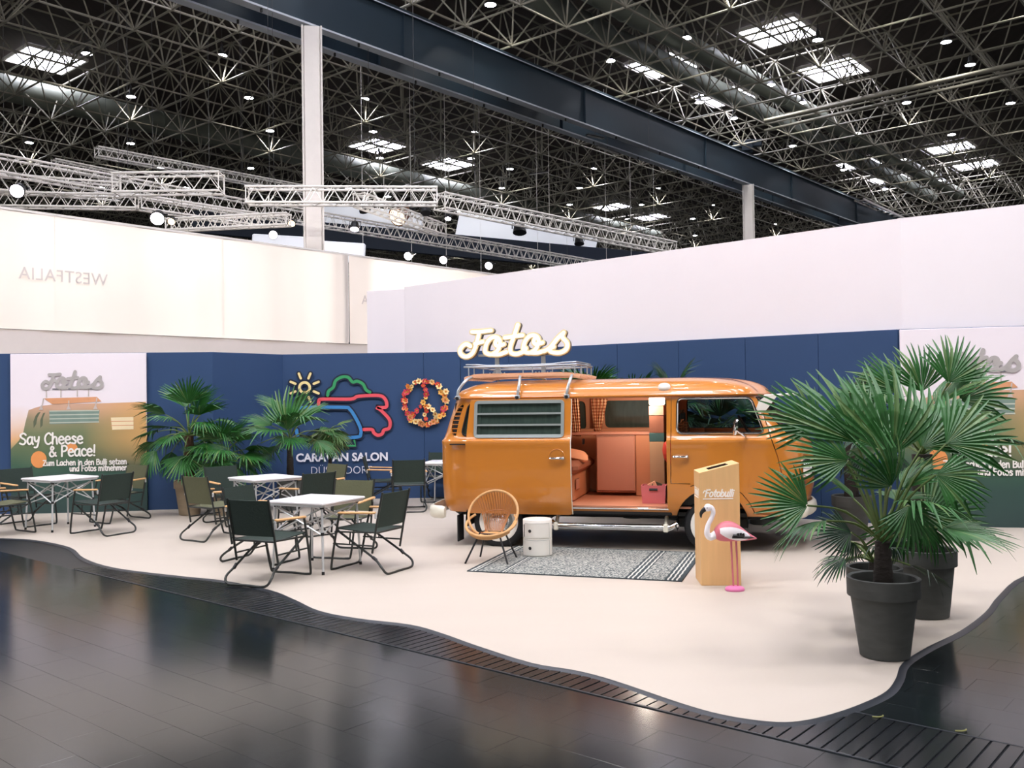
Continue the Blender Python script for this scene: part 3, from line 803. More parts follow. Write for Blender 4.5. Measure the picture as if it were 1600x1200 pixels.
# pale canopies and dark beams of the stands beyond
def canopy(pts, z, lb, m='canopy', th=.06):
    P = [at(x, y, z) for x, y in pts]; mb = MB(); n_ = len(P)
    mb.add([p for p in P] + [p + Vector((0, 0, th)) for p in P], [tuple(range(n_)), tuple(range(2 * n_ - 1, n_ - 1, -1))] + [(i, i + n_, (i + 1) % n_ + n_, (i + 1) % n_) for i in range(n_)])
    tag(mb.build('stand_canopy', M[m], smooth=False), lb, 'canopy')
def beam(a, b, y, th, lb, m='navy'):
    A_, B_ = aty(*a, y), aty(*b, y); d = B_ - A_; c_ = (A_ + B_) / 2
    mb = MB(); mb.box((0, 0, 0), (d.length, .3, th), ch=.02)
    o = mb.build('roof_beam', M[m], loc=c_); o.rotation_euler = (0, -math.asin(d.z / d.length), math.atan2(d.y, d.x)); tag(o, lb, 'beam')
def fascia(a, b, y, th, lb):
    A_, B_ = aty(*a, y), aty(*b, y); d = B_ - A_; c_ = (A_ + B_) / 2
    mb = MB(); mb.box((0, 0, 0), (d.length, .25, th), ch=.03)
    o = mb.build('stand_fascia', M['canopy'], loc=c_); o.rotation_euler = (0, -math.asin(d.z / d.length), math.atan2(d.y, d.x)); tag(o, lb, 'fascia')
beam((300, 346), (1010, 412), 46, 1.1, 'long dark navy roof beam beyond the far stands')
fascia((395, 378), (500, 384), 30, .5, 'white stand fascia with added glow behind the white column')
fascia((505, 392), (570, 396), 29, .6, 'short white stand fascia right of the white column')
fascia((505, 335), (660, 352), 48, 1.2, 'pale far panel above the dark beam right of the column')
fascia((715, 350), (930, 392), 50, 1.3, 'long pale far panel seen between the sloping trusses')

# ================================================================== LETTER STROKES
FOTOS = {  # centre lines of the script letters in the sign's own units (x right, y up)
 'F': [[(.165, .33), (.10, .40), (.035, .33), (.0, .22), (.02, .10), (.09, .03), (.17, .08), (.225, .22), (.28, .52), (.31, .74)],
       [(.195, .74), (.31, .735), (.49, .755)], [(.24, .40), (.36, .44)]],
 'o': [[(.0, .20), (.03, .40), (.11, .55), (.20, .54), (.235, .38), (.19, .17), (.10, .07), (.02, .11), (.0, .20)], [(.20, .54), (.16, .38), (.20, .30), (.29, .34)], [(.10, .07), (.22, .06), (.33, .12)]],
 't': [[(.17, .88), (.11, .56), (.055, .28), (.06, .10), (.14, .045), (.24, .10), (.29, .20)], [(-.03, .53), (.24, .575)]],
 's': [[(-.05, .09), (.05, .20), (.16, .44), (.255, .60)], [(.255, .60), (.235, .46), (.30, .30), (.285, .12), (.18, .03), (.06, .07), (.04, .15), (.10, .21)]],
}
FOTOS_X = [('F', 0.0), ('o', 0.395), ('t', .735), ('o', 0.985), ('s', 1.345)]
FOTOS_W = 1.62
# a hand-lettered stroke alphabet (x height 1, capitals 1.45)
G = {
 'S': (.95, [[(.82, 1.25), (.6, 1.45), (.28, 1.38), (.14, 1.12), (.36, .84), (.68, .62), (.76, .3), (.5, .02), (.08, .16)]]),
 'a': (.85, [[(.66, .84), (.4, .98), (.12, .74), (.08, .32), (.3, .03), (.54, .2), (.66, .6)], [(.68, .96), (.64, .4), (.76, .03)]]),
 'y': (.82, [[(.1, .96), (.16, .5), (.36, .36), (.58, .6)], [(.66, .96), (.58, .2), (.4, -.36), (.1, -.4)]]),
 'C': (.95, [[(.86, 1.2), (.6, 1.45), (.25, 1.2), (.1, .7), (.24, .16), (.56, .0), (.86, .2)]]),
 'h': (.82, [[(.12, 1.45), (.1, .02)], [(.1, .5), (.32, .94), (.58, .84), (.62, .4), (.66, .02)]]),
 'e': (.82, [[(.1, .52), (.66, .58), (.56, .9), (.34, .98), (.1, .7), (.12, .26), (.38, .01), (.68, .14)]]),
 's': (.72, [[(.56, .84), (.32, .98), (.12, .78), (.34, .54), (.56, .34), (.44, .04), (.08, .08)]]),
 '&': (1.05, [[(.92, .06), (.5, .62), (.26, 1.06), (.42, 1.36), (.62, 1.12), (.36, .76), (.12, .4), (.26, .04), (.6, .08), (.86, .52)]]),
 'P': (.9, [[(.14, 1.42), (.12, .02)], [(.14, 1.36), (.52, 1.44), (.78, 1.14), (.6, .76), (.16, .66)]]),
 'c': (.74, [[(.62, .8), (.4, .98), (.14, .72), (.12, .3), (.36, .02), (.64, .16)]]),
 '!': (.4, [[(.2, 1.45), (.17, .46)], [(.16, .06), (.17, .04)]]),
 'Z': (.95, [[(.1, 1.38), (.8, 1.42)], [(.8, 1.42), (.1, .06)], [(.1, .06), (.86, .04)]]),
 'u': (.82, [[(.1, .96), (.12, .3), (.3, .02), (.56, .26)], [(.62, .96), (.6, .4), (.72, .02)]]),
 'm': (1.2, [[(.1, .96), (.1, .02)], [(.1, .5), (.3, .94), (.52, .84), (.54, .04)], [(.54, .5), (.76, .95), (.98, .84), (1.02, .02)]]),
 'L': (.82, [[(.14, 1.42), (.12, .05)], [(.12, .05), (.74, .06)]]),
 'n': (.82, [[(.12, .96), (.1, .02)], [(.1, .5), (.34, .95), (.58, .84), (.64, .02)]]),
 'i': (.36, [[(.17, .92), (.17, .03)], [(.17, 1.28), (.18, 1.3)]]),
 'd': (.85, [[(.64, .8), (.4, .96), (.12, .7), (.1, .28), (.34, .02), (.62, .4)], [(.68, 1.45), (.66, .03)]]),
 'B': (.92, [[(.14, 1.42), (.12, .03)], [(.14, 1.38), (.56, 1.42), (.72, 1.12), (.5, .8), (.16, .76)], [(.5, .8), (.82, .54), (.7, .12), (.14, .03)]]),
 'l': (.34, [[(.17, 1.45), (.16, .03)]]),
 't': (.62, [[(.3, 1.4), (.28, .2), (.52, .06)], [(.06, .98), (.56, 1.0)]]),
 'z': (.74, [[(.1, .92), (.6, .94)], [(.6, .94), (.1, .06)], [(.1, .06), (.66, .05)]]),
 'F': (.84, [[(.14, 1.42), (.12, .02)], [(.14, 1.38), (.78, 1.42)], [(.14, .78), (.6, .8)]]),
 'o': (.82, [[(.4, .98), (.12, .78), (.1, .28), (.38, .01), (.66, .26), (.68, .7), (.4, .98)]]),
 'b': (.85, [[(.12, 1.45), (.1, .06)], [(.1, .4), (.34, .94), (.64, .74), (.68, .3), (.44, .02), (.1, .1)]]),
 '.': (.36, [[(.14, .05), (.16, .05)]]), ' ': (.5, []),
}
def hand_text(name, body, h, weight, m, parent, u, z, y0, y1, shear=0.0, align='L', fn=None):
    k = h / 1.45; w_ = sum(G[c][0] for c in body) * k
    x = u if align == 'L' else u - w_
    mb = MB()
    for c in body:
        adv, st = G[c]
        for p in st:
            pts = [(x + a * k + b * k * shear, z + b * k) for a, b in p]
            if len(pts) == 2 and math.hypot(pts[0][0] - pts[1][0], pts[0][1] - pts[1][1]) < weight * .6: pts = [(pts[0][0] - weight * .1, pts[0][1]), (pts[0][0] + weight * .1, pts[0][1])]
            mb.stroke(pts, weight, y0 - .0002 * len(mb.f) % .0007, y1, fn=fn)
        x += adv * k
    return mb.build(name, m, parent, smooth=False)
def fotos_flat(parent, m, u, z, sc, w, y0, y1):
    for c, dx in FOTOS_X:
        mb = MB()
        for k_, p in enumerate(FOTOS[c]): mb.stroke([(u + (dx + a) * sc, z + b * sc * .57) for a, b in p], w, y0 - .0002 * k_ - .0006 * dx, y1 - .0002 * k_)
        mb.build('letter', m, parent, smooth=False)

# ------------------------------------------------------------------ printed posters
def print_mat(name, k):
    m = bpy.data.materials.new(name); m.use_nodes = True
    nt = m.node_tree; b = nt.nodes['Principled BSDF']; b.inputs['Roughness'].default_value = .55
    tc = nt.nodes.new('ShaderNodeTexCoord'); sp = nt.nodes.new('ShaderNodeSeparateXYZ'); nt.links.new(tc.outputs['Object'], sp.inputs[0])
    nz = nt.nodes.new('ShaderNodeTexNoise'); nz.inputs['Scale'].default_value = 1.6; nz.inputs['Detail'].default_value = 2
    nt.links.new(tc.outputs['Object'], nz.inputs['Vector'])
    ma = nt.nodes.new('ShaderNodeMath'); ma.operation = 'MULTIPLY_ADD'; ma.inputs[1].default_value = .35
    nt.links.new(nz.outputs['Fac'], ma.inputs[0]); nt.links.new(sp.outputs['Z'], ma.inputs[2])
    dv = nt.nodes.new('ShaderNodeMath'); dv.operation = 'DIVIDE'; dv.inputs[1].default_value = 2.65; nt.links.new(ma.outputs[0], dv.inputs[0])
    rp = nt.nodes.new('ShaderNodeValToRGB'); nt.links.new(dv.outputs[0], rp.inputs[0])
    return m, nt, b, rp, sp, nz
def set_ramp(rp, stops):
    e = rp.color_ramp.elements
    while len(e) > 1: e.remove(e[-1])
    e[0].position, e[0].color = stops[0][0], rgb(stops[0][1])
    for p, c in stops[1:]:
        q = e.new(p); q.color = rgb(c)
def poster_mats():
    m1, nt, b, rp, sp, nz = print_mat('poster_background', 1)
    set_ramp(rp, [(.0, (44, 66, 64)), (.30, (54, 84, 72)), (.42, (120, 132, 92)), (.50, (222, 176, 128)), (.60, (236, 212, 198)), (.70, (240, 230, 236)), (1, (240, 231, 238))])
    nt.links.new(rp.outputs[0], b.inputs['Base Color'])
    m2, nt, b, rp, sp, nz = print_mat('poster_van_print', 1)
    set_ramp(rp, [(.0, (38, 58, 60)), (.25, (44, 72, 66)), (.34, (58, 92, 74)), (.44, (98, 114, 82)), (.54, (116, 126, 92)), (.62, (146, 138, 108)), (.70, (204, 164, 138)), (1, (214, 186, 170))])
    # warm evening glow printed towards the right, at window height
    mr = nt.nodes.new('ShaderNodeMapRange'); mr.inputs[1].default_value = 1.05; mr.inputs[2].default_value = 1.95; nt.links.new(sp.outputs['X'], mr.inputs[0])
    zr = nt.nodes.new('ShaderNodeMapRange'); zr.inputs[1].default_value = .62; zr.inputs[2].default_value = 1.15; nt.links.new(sp.outputs['Z'], zr.inputs[0])
    mu = nt.nodes.new('ShaderNodeMath'); mu.operation = 'MULTIPLY'; nt.links.new(mr.outputs[0], mu.inputs[0]); nt.links.new(zr.outputs[0], mu.inputs[1])
    mx = nt.nodes.new('ShaderNodeMix'); mx.data_type = 'RGBA'; mx.inputs[7].default_value = rgb((228, 172, 104))
    mk = nt.nodes.new('ShaderNodeMath'); mk.operation = 'MULTIPLY'; mk.inputs[1].default_value = .8; nt.links.new(mu.outputs[0], mk.inputs[0]); nt.links.new(mk.outputs[0], mx.inputs[0]); nt.links.new(rp.outputs[0], mx.inputs[6]); nt.links.new(mx.outputs[2], b.inputs['Base Color'])
    return m1, m2
PM1, PM2 = poster_mats()
M['p_win'] = mat('print_window', (120, 142, 132), .6, var=.15); M['p_win2'] = mat('print_window_bar', (186, 192, 178), .6, var=.08)
M['p_cream'] = mat('print_cream', (240, 220, 180), .6, var=.06); M['p_tan'] = mat('print_rack', (216, 154, 112), .6, var=.12); M['p_dark'] = mat('print_dark', (92, 100, 78), .6, var=.1)
M['p_post'] = mat('print_post', (196, 184, 178), .6, var=.06); M['p_glow'] = mat('print_glow', (226, 148, 84), .6, var=.12); M['p_text'] = mat('print_text', (240, 236, 230), .6, var=.02); M['p_shadow'] = mat('print_letter_shadow', (96, 98, 104), .6, var=.05)
def poster(loc, rz, label):
    t = empty('printed_poster', loc, rz, label, 'poster')
    Wd, Ht = 2.0, 2.465
    q = MB(); q.box((Wd / 2, 0.0, Ht / 2), (Wd, .03, Ht), ch=.004); q.build('panel', PM1, t)
    U = lambda x: (x * .2 - 18) / 215 * Wd                 # from the enlarged study of the print
    Z = lambda y: Ht - ((540 + y * .2) - 552.5) / 250 * Ht
    L = [-.0165]
    def lay(poly, m, name, r_=0):
        p = [(U(a), Z(b)) for a, b in poly]
        if r_: p = rounded(p, r_)
        y = L[0]; L[0] -= .0004
        MB().prism(p, y, y + .001).build(name, m, t, smooth=False)
    lay([(185, 690), (205, 600), (232, 500), (290, 480), (350, 466), (460, 455), (800, 455), (1160, 448), (1164, 1310), (92, 1310), (92, 800), (150, 740)], PM2, 'van_print')
    for p in ([(305, 520), (325, 515), (300, 560), (290, 610), (270, 640), (268, 590), (285, 545)], [(345, 525), (362, 520), (345, 560), (340, 620), (322, 640), (322, 580)]): lay(p, M['p_dark'], 'van_louver')
    lay([(392, 506), (790, 506), (780, 606), (398, 612)], M['p_win'], 'van_window')
    for y in (506, 536, 566, 596): lay([(394, y), (786, y), (786, y + 9), (394, y + 9)], M['p_win2'], 'window_bar')
    lay([(880, 568), (1060, 566), (1060, 662), (890, 664)], M['p_cream'], 'far_window')
    for y in (596, 628): lay([(880, y), (1060, y), (1060, y + 5), (880, y + 5)], M['p_tan'], 'window_bar')
    lay([(352, 410), (770, 404), (806, 440), (700, 446), (415, 456)], M['p_tan'], 'rack_print')
    for a, b in (((350, 410), (330, 498)), ((548, 430), (546, 495)), ((770, 410), (758, 490)), ((486, 340), (486, 405)), ((705, 345), (705, 400)), ((372, 350), (374, 405)), ((616, 350), (616, 400))):
        lay([(a[0] - 4, a[1]), (a[0] + 4, a[1]), (b[0] + 5, b[1]), (b[0] - 5, b[1])], M['p_post'], 'rack_leg')
    for a in (330, 546, 758): lay([(a - 18, 500), (a, 462), (a + 18, 500)], M['p_post'], 'rack_foot')
    # bokeh glow
    y = L[0]; L[0] -= .0004
    lay([(310 + 62 * math.cos(i * PI / 8), 885 + 66 * math.sin(i * PI / 8)) for i in range(16)], M['p_glow'], 'light_spot')
    lay([(570 + 45 * math.cos(i * PI / 8), 800 + 40 * math.sin(i * PI / 8)) for i in range(16)], M['p_glow'], 'light_spot')
    for a, b in ((420, 470), (545, 590), (680, 745)): lay([(a, 334), (b, 334), (b, 343), (a, 343)], M['p_shadow'], 'letter_shadow')
    fotos_flat(t, M['grey_print'], U(342), Z(340), (U(820) - U(346)) / 1.66, .05, L[0] - .0006, L[0])
    L[0] -= .001
    y0, y1 = L[0] - .0006, L[0]
    hand_text('slogan', 'Say Cheese', .168, .027, M['p_text'], t, U(160), Z(766), y0, y1)
    hand_text('slogan', '& Peace!', .165, .027, M['p_text'], t, U(390), Z(864), y0, y1)
    hand_text('subtitle', 'Zum Lachen in den Bulli setzen', .084, .0155, M['p_text'], t, U(342), Z(934), y0, y1)
    hand_text('subtitle', 'und Fotos mitnehmen.', .084, .0155, M['p_text'], t, U(552), Z(982), y0, y1)
    return t
pd = (P_B - P_A).normalized()
pl = P_A + pd * 1.63
poster(Vector((pl.x, pl.y, 0)) + Vector((pd.y, -pd.x, 0)) * .05, math.atan2(pd.y, pd.x), 'printed poster saying Say Cheese & Peace! behind the left folding table')
pe = (P_F - P_E).normalized(); pr_ = P_E + pe * -.02 + Vector((pe.y, -pe.x)) * .045
poster((pr_.x, pr_.y, 0), math.atan2(pe.y, pe.x), 'printed poster half hidden by the potted palms on the right')

# ------------------------------------------------------------------ caravan logo on the blue wall
LY = 15.66
def lp(px, py): p = aty(px, py, LY); return (p.x, p.z)
def zl(x, y): return lp(400 + x * .2, 560 + y * .2)          # from the enlarged study
lg = empty('wall_logo', (0, LY, 0), 0, 'painted caravan logo with sun, cloud, caravan outline and lettering on the blue wall', 'sign')
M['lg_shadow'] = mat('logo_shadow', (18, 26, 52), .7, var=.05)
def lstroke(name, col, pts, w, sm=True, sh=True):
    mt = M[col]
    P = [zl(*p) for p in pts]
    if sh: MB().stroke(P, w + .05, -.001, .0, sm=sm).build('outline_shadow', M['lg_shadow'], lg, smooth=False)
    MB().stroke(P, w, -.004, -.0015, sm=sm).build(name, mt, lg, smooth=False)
M['lg_red'] = mat('logo_red', (226, 82, 94), .6, var=.03); M['lg_blue'] = mat('logo_blue', (58, 132, 196), .6, var=.03); M['lg_green'] = mat('logo_green', (48, 150, 92), .6, var=.03); M['lg_yellow'] = mat('logo_yellow', (236, 214, 150), .6, var=.03)
M['lg_white'] = mat('logo_white', (226, 226, 236), .6, var=.02)
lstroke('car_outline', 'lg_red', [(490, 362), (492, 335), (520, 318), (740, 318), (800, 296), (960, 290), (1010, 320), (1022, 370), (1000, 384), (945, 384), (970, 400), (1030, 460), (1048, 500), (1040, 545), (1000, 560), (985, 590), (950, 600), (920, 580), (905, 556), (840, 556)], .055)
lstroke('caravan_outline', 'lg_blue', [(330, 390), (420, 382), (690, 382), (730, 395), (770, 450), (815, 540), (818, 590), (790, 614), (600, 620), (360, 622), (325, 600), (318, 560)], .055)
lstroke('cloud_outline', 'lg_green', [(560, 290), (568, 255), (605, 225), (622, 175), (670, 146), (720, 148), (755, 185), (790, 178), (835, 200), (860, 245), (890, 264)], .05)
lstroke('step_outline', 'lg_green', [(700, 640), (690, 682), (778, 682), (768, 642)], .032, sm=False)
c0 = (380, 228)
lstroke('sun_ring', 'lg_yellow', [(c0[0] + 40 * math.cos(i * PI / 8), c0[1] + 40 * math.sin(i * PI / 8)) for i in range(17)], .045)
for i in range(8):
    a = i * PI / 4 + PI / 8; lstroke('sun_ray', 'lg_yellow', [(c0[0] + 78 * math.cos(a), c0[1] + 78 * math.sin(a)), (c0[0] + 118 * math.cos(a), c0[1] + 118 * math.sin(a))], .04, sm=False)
x0, z0 = zl(312, 806); x1, z1 = zl(1030, 796)
tt = text_mesh('logo_lettering', 'CARAVAN SALON', .19, M['lg_white'], lg, (x0, -.003, (z0 + z1) / 2), (R(90), 0, 0), offset=.006)
k_ = (x1 - x0) / max(v.co.x for v in tt.data.vertices)
for v in tt.data.vertices: v.co.x *= k_
x0, z0 = zl(425, 904); x1, z1 = zl(905, 900)
tt = text_mesh('logo_lettering', 'DÜSSELDORF', .185, M['lg_white'], lg, (x0, -.003, (z0 + z1) / 2), (R(90), 0, 0), offset=-.002)
k_ = (x1 - x0) / max(v.co.x for v in tt.data.vertices)
for v in tt.data.vertices: v.co.x *= k_

# ------------------------------------------------------------------ flower wreath in the shape of a peace sign
wc = aty(664, 629, LY)
wr = empty('flower_wreath', (wc.x, LY, wc.z), 0, 'round peace-sign wreath of red, orange and yellow flowers on the blue wall', 'wreath')
RW = .355
cols = [(206, 62, 52), (232, 136, 62), (240, 186, 96), (196, 60, 76), (238, 158, 110), (240, 210, 150)]
fl_src = []
for ci, c in enumerate(cols):
    m = mat('petal_%d' % ci, c, .7, var=.2, scale=30); hm = mat('flower_heart_%d' % ci, (190, 120, 40), .8, var=.2)
    b = MB()
    for q in range(6):
        a = q * PI / 3; ca, sa = math.cos(a), math.sin(a); e = .022
        tip = Vector((ca * .052, -.03, sa * .052)); s1 = Vector((ca * .03 - sa * e, -.022, sa * .03 + ca * e)); s2 = Vector((ca * .03 + sa * e, -.022, sa * .03 - ca * e))
        b.add([Vector((0, -.01, 0)), s1, tip, s2, Vector((ca * .03, -.032, sa * .03))], [(0, 1, 4), (1, 2, 4), (2, 3, 4), (3, 0, 4)])
    b.lathe([(.0, -.03), (.016, -.026), (.018, -.015)], n=6, axis='Y', mi=1)
    fl_src.append(b.build('flower', [m, hm], wr, angle=60))
spots = []
for i in range(34): a = i * 2 * PI / 34; spots.append((RW * math.cos(a) + random.uniform(-.022, .022), RW * math.sin(a) + random.uniform(-.022, .022)))
for i in range(17): a = i * 2 * PI / 17 + .1; spots.append(((RW + .01) * math.cos(a) * random.uniform(.93, 1.09), (RW + .01) * math.sin(a) * random.uniform(.93, 1.09)))
for i in range(1, 10):
    r_ = RW - i * .07
    spots.append((random.uniform(-.02, .02), r_))
for i in range(1, 5):
    for s_ in (-1, 1): spots.append((s_ * i * .062, -i * .062 + random.uniform(-.02, .02)))
for q, (x, z) in enumerate(spots):
    s_ = random.uniform(.75, 1.25)
    part_copy(random.choice(fl_src), wr, loc=(x, -.012 - random.uniform(0, .02), z), rot=(random.uniform(-.5, .5), random.uniform(0, 6), random.uniform(-.5, .5)), scale=(s_, s_, s_))
kill(*fl_src)
rg = MB()
rg.tube([(RW * math.cos(i * PI / 16), -.012, RW * math.sin(i * PI / 16)) for i in range(32)], .016, n=6, closed=True)
rg.tube([(0, -.012, RW), (0, -.012, -RW)], .014, n=6); rg.tube([(0, -.012, -.02), (.25, -.012, -.25)], .014, n=6); rg.tube([(0, -.012, -.02), (-.25, -.012, -.25)], .014, n=6)
rg.build('wire_ring', M['leaf_dark'], wr)

# ================================================================== THE BUS
V0 = Vector((0.024, 11.204, 0)); VTH = R(-14.4)
van = empty('camper_van', V0, VTH, 'vintage orange camper bus with open sliding door, roof rack and pale bumpers', 'van')
WB = 2.32
PROF = [  # z, rear x, front x, half width, rear corner, front corner, front bow, rear bow
 (.40, -.66, 3.26, .790, .20, .34, .10, .03), (.46, -.70, 3.34, .825, .22, .36, .11, .03), (.55, -.725, 3.40, .845, .23, .36, .12, .04), (.70, -.735, 3.435, .856, .24, .36, .12, .04),
 (.90, -.738, 3.44, .862, .24, .36, .12, .04), (1.08, -.737, 3.425, .864, .24, .36, .12, .04), (1.15, -.736, 3.41, .868, .24, .36, .12, .04), (1.185, -.738, 3.40, .876, .24, .36, .12, .04),
 (1.205, -.735, 3.385, .872, .24, .36, .12, .04), (1.222, -.722, 3.355, .848, .23, .34, .12, .04), (1.25, -.712, 3.32, .826, .23, .34, .12, .04), (1.32, -.69, 3.26, .814, .23, .33, .13, .04), (1.42, -.66, 3.17, .800, .22, .32, .13, .04),
 (1.52, -.63, 3.085, .784, .22, .31, .13, .04), (1.60, -.605, 3.02, .772, .22, .30, .13, .04), (1.655, -.59, 2.98, .764, .22, .30, .13, .04), (1.672, -.588, 2.975, .764, .22, .30, .13, .04), (1.678, -.612, 3.00, .792, .23, .32, .13, .04),
 (1.690, -.614, 3.002, .794, .23, .32, .13, .04), (1.696, -.590, 2.985, .772, .22, .31, .13, .04), (1.73, -.575, 2.965, .755, .22, .31, .14, .04), (1.77, -.545, 2.925, .720, .24, .34, .14, .04), (1.805, -.49, 2.86, .662, .26, .36, .14, .04),
 (1.835, -.42, 2.77, .580, .26, .36, .13, .03), (1.86, -.30, 2.63, .46, .24, .32, .1, .02), (1.876, -.14, 2.45, .33, .2, .24, .08, .02), (1.886, .06, 2.2, .19, .12, .14, .04, .01)]
def pv(z):
    if z <= PROF[0][0]: return PROF[0][1:]
    for a, b in zip(PROF, PROF[1:]):
        if z <= b[0]:
            t = (z - a[0]) / (b[0] - a[0]); return tuple(p + (q - p) * t for p, q in zip(a[1:], b[1:]))
    return PROF[-1][1:]
def outline(z, off=0.0):
    xr, xf, w, rr, rf, bf, br = pv(z)
    xr -= off; xf += off; w += off
    pts = []; xs = xf - bf; n1 = 16
    for i in range(n1): pts.append((xr + br + rr + (xs - rf - xr - br - rr) * i / n1, -w))
    for i in range(8): a = -PI / 2 + PI / 2 * i / 8; pts.append((xs - rf + rf * math.cos(a), -w + rf + rf * math.sin(a)))
    for i in range(10):
        y = (-w + rf) + 2 * (w - rf) * i / 10; pts.append((xs + bf * (1 - (y / (w - rf)) ** 2), y))
    for i in range(8): a = PI / 2 * i / 8; pts.append((xs - rf + rf * math.cos(a), w - rf + rf * math.sin(a)))
    for i in range(n1): pts.append((xs - rf - (xs - rf - xr - br - rr) * i / n1, w))
    for i in range(8): a = PI / 2 + PI / 2 * i / 8; pts.append((xr + br + rr + rr * math.cos(a), w - rr + rr * math.sin(a)))
    for i in range(8):
        y = (w - rr) - 2 * (w - rr) * i / 8; pts.append((xr + br - br * (1 - (y / (w - rr)) ** 2), y))
    for i in range(8): a = PI + PI / 2 * i / 8; pts.append((xr + br + rr + rr * math.cos(a), -w + rr + rr * math.sin(a)))
    return pts
def loft(name, off, z0, z1, m, top=None, extra=()):
    zs = sorted({z0, z1} | {p[0] for p in PROF if z0 < p[0] < z1} | set(extra)); mb = MB()
    n_ = len(outline(zs[0])); vs = []; fs = []
    for z in zs: vs += [(x, y, z + (off if (z > 1.7 and off > 0) else 0)) for x, y in outline(z, off)]
    for i in range(len(zs) - 1):
        for j in range(n_): fs.append((i * n_ + j, i * n_ + (j + 1) % n_, (i + 1) * n_ + (j + 1) % n_, (i + 1) * n_ + j))
    cx = sum(v[0] for v in vs[-n_:]) / n_
    vs.append((cx, 0, zs[-1] + .004)); c_ = len(vs) - 1; l_ = (len(zs) - 1) * n_
    for j in range(n_): fs.append((l_ + j, l_ + (j + 1) % n_, c_))
    fs.append(tuple(range(n_ - 1, -1, -1)))
    mb.add(vs, fs); return mb.build(name, m, van, angle=32)
def sy(z, off=0.0): return pv(z)[2] + off
def cut(poly, y0, y1, m=None):
    mb = MB(); mb.prism(poly, y0, y1); o = mb.build('cutter', m or M['orange'], van, smooth=False); bm = bmesh.new(); bm.from_mesh(o.data); bmesh.ops.recalc_face_normals(bm, faces=bm.faces); bm.to_mesh(o.data); bm.free(); return o
def fixn(o):
    bm = bmesh.new(); bm.from_mesh(o.data); bmesh.ops.recalc_face_normals(bm, faces=bm.faces); bm.to_mesh(o.data); bm.free()
def disc(cx, cz, r_, y0, y1, n=40): return cut([(cx + r_ * math.cos(2 * PI * i / n), cz + r_ * math.sin(2 * PI * i / n)) for i in range(n)], y0, y1)

CABW = rounded([(1.995, 1.275), (2.895, 1.275), (2.765, 1.650), (2.0, 1.650)], .06)
MIDW = rounded([(.98, 1.29), (1.86, 1.29), (1.86, 1.63), (.98, 1.63)], .06)
RQW = rounded([(-.415, 1.262), (.74, 1.262), (.74, 1.63), (-.335, 1.63)], .07)
LOUV = rounded([(-.525, 1.27), (-.48, 1.255), (-.465, 1.35), (-.435, 1.50), (-.395, 1.605), (-.42, 1.615), (-.49, 1.55), (-.535, 1.44), (-.548, 1.34)], .03)
OPEN = rounded([(.72, .462), (1.886, .462), (1.886, 1.664), (.72, 1.664)], .035)
AR, AZ = .375, .315
arc = [(WB + .025 + (AR + .085) * math.cos(a), AZ + (AR + .085) * math.sin(a)) for a in [R(118), R(100), R(82), R(64), R(46), R(30), R(18)]]
DOOR = [(1.94, 1.668), (1.935, 1.2), (1.93, .748), (2.13, .748)] + arc + [(2.80, .437), (3.075, .437), (3.085, .60), (3.07, .80), (3.02, 1.03), (2.965, 1.20), (2.925, 1.34), (2.835, 1.668)]
def grow(poly, d):
    out = []; k = len(poly)
    ar = sum(poly[i][0] * poly[(i + 1) % k][1] - poly[(i + 1) % k][0] * poly[i][1] for i in range(k)); sg = 1 if ar > 0 else -1
    for i in range(k):
        a, p, b = Vector(poly[i - 1]), Vector(poly[i]), Vector(poly[(i + 1) % k]); t = (b - a).normalized(); n_ = Vector((t.y, -t.x)) * sg; q = p + n_ * d; out.append((q.x, q.y))
    return out
outer = loft('body', 0, .40, 1.886, M['orange'])
inner = loft('cutter', -.035, .468, 1.848, M['liner'])
inner2 = loft('cutter', -.030, .40, 1.80, M['orange'])
ws_cut = MB(); k_ = rounded([(-.66, 1.29), (.66, 1.29), (.60, 1.635), (-.60, 1.635)], .09)
def yz_prism(poly, x0, x1, m):
    mb = MB(); mb.prism(poly, x0, x1, fn=lambda a, y, z: (y, a, z)); o = mb.build('cutter', m, van, smooth=False); fixn(o); return o
wsc = yz_prism(k_, 2.72, 4.0, M['orange'])
rwc = yz_prism(rounded([(-.55, 1.29), (.55, 1.29), (.50, 1.60), (-.50, 1.60)], .09), -1.2, -.5, M['orange'])
cutters = [(inner, 'DIFFERENCE'), (cut(CABW, -1.2, 1.2), 'DIFFERENCE'), (cut(OPEN, -1.2, -.6), 'DIFFERENCE'), (cut(MIDW, .6, 1.2), 'DIFFERENCE'), (cut(RQW, -1.2, 1.2), 'DIFFERENCE'), (cut(LOUV, -1.2, 1.2), 'DIFFERENCE'),
           (wsc, 'DIFFERENCE'), (rwc, 'DIFFERENCE')]
for x in (0.0, WB + .025):
    for y0, y1 in ((-1.2, -.52), (.52, 1.2)): cutters.append((disc(x, AZ, AR, y0, y1), 'DIFFERENCE'))
cutters.append((cut(grow(DOOR, .009), -1.2, -.6), 'DIFFERENCE'))
boolean(outer, cutters)
kill(*[c for c, _ in cutters if c is not inner])
outer.data.set_sharp_from_angle(angle=R(32))
# front passenger door
dsrc = loft('front_door', .0015, .42, 1.69, M['orange'])
cs = [(cut(DOOR, -1.2, -.5), 'INTERSECT'), (inner2, 'DIFFERENCE'), (cut(CABW, -1.2, -.3), 'DIFFERENCE'), (disc(WB + .025, AZ, AR, -1.2, -.3), 'DIFFERENCE')]
boolean(dsrc, cs); kill(cs[0][0], cs[2][0], cs[3][0]); dsrc.data.set_sharp_from_angle(angle=R(32)); front_door = dsrc
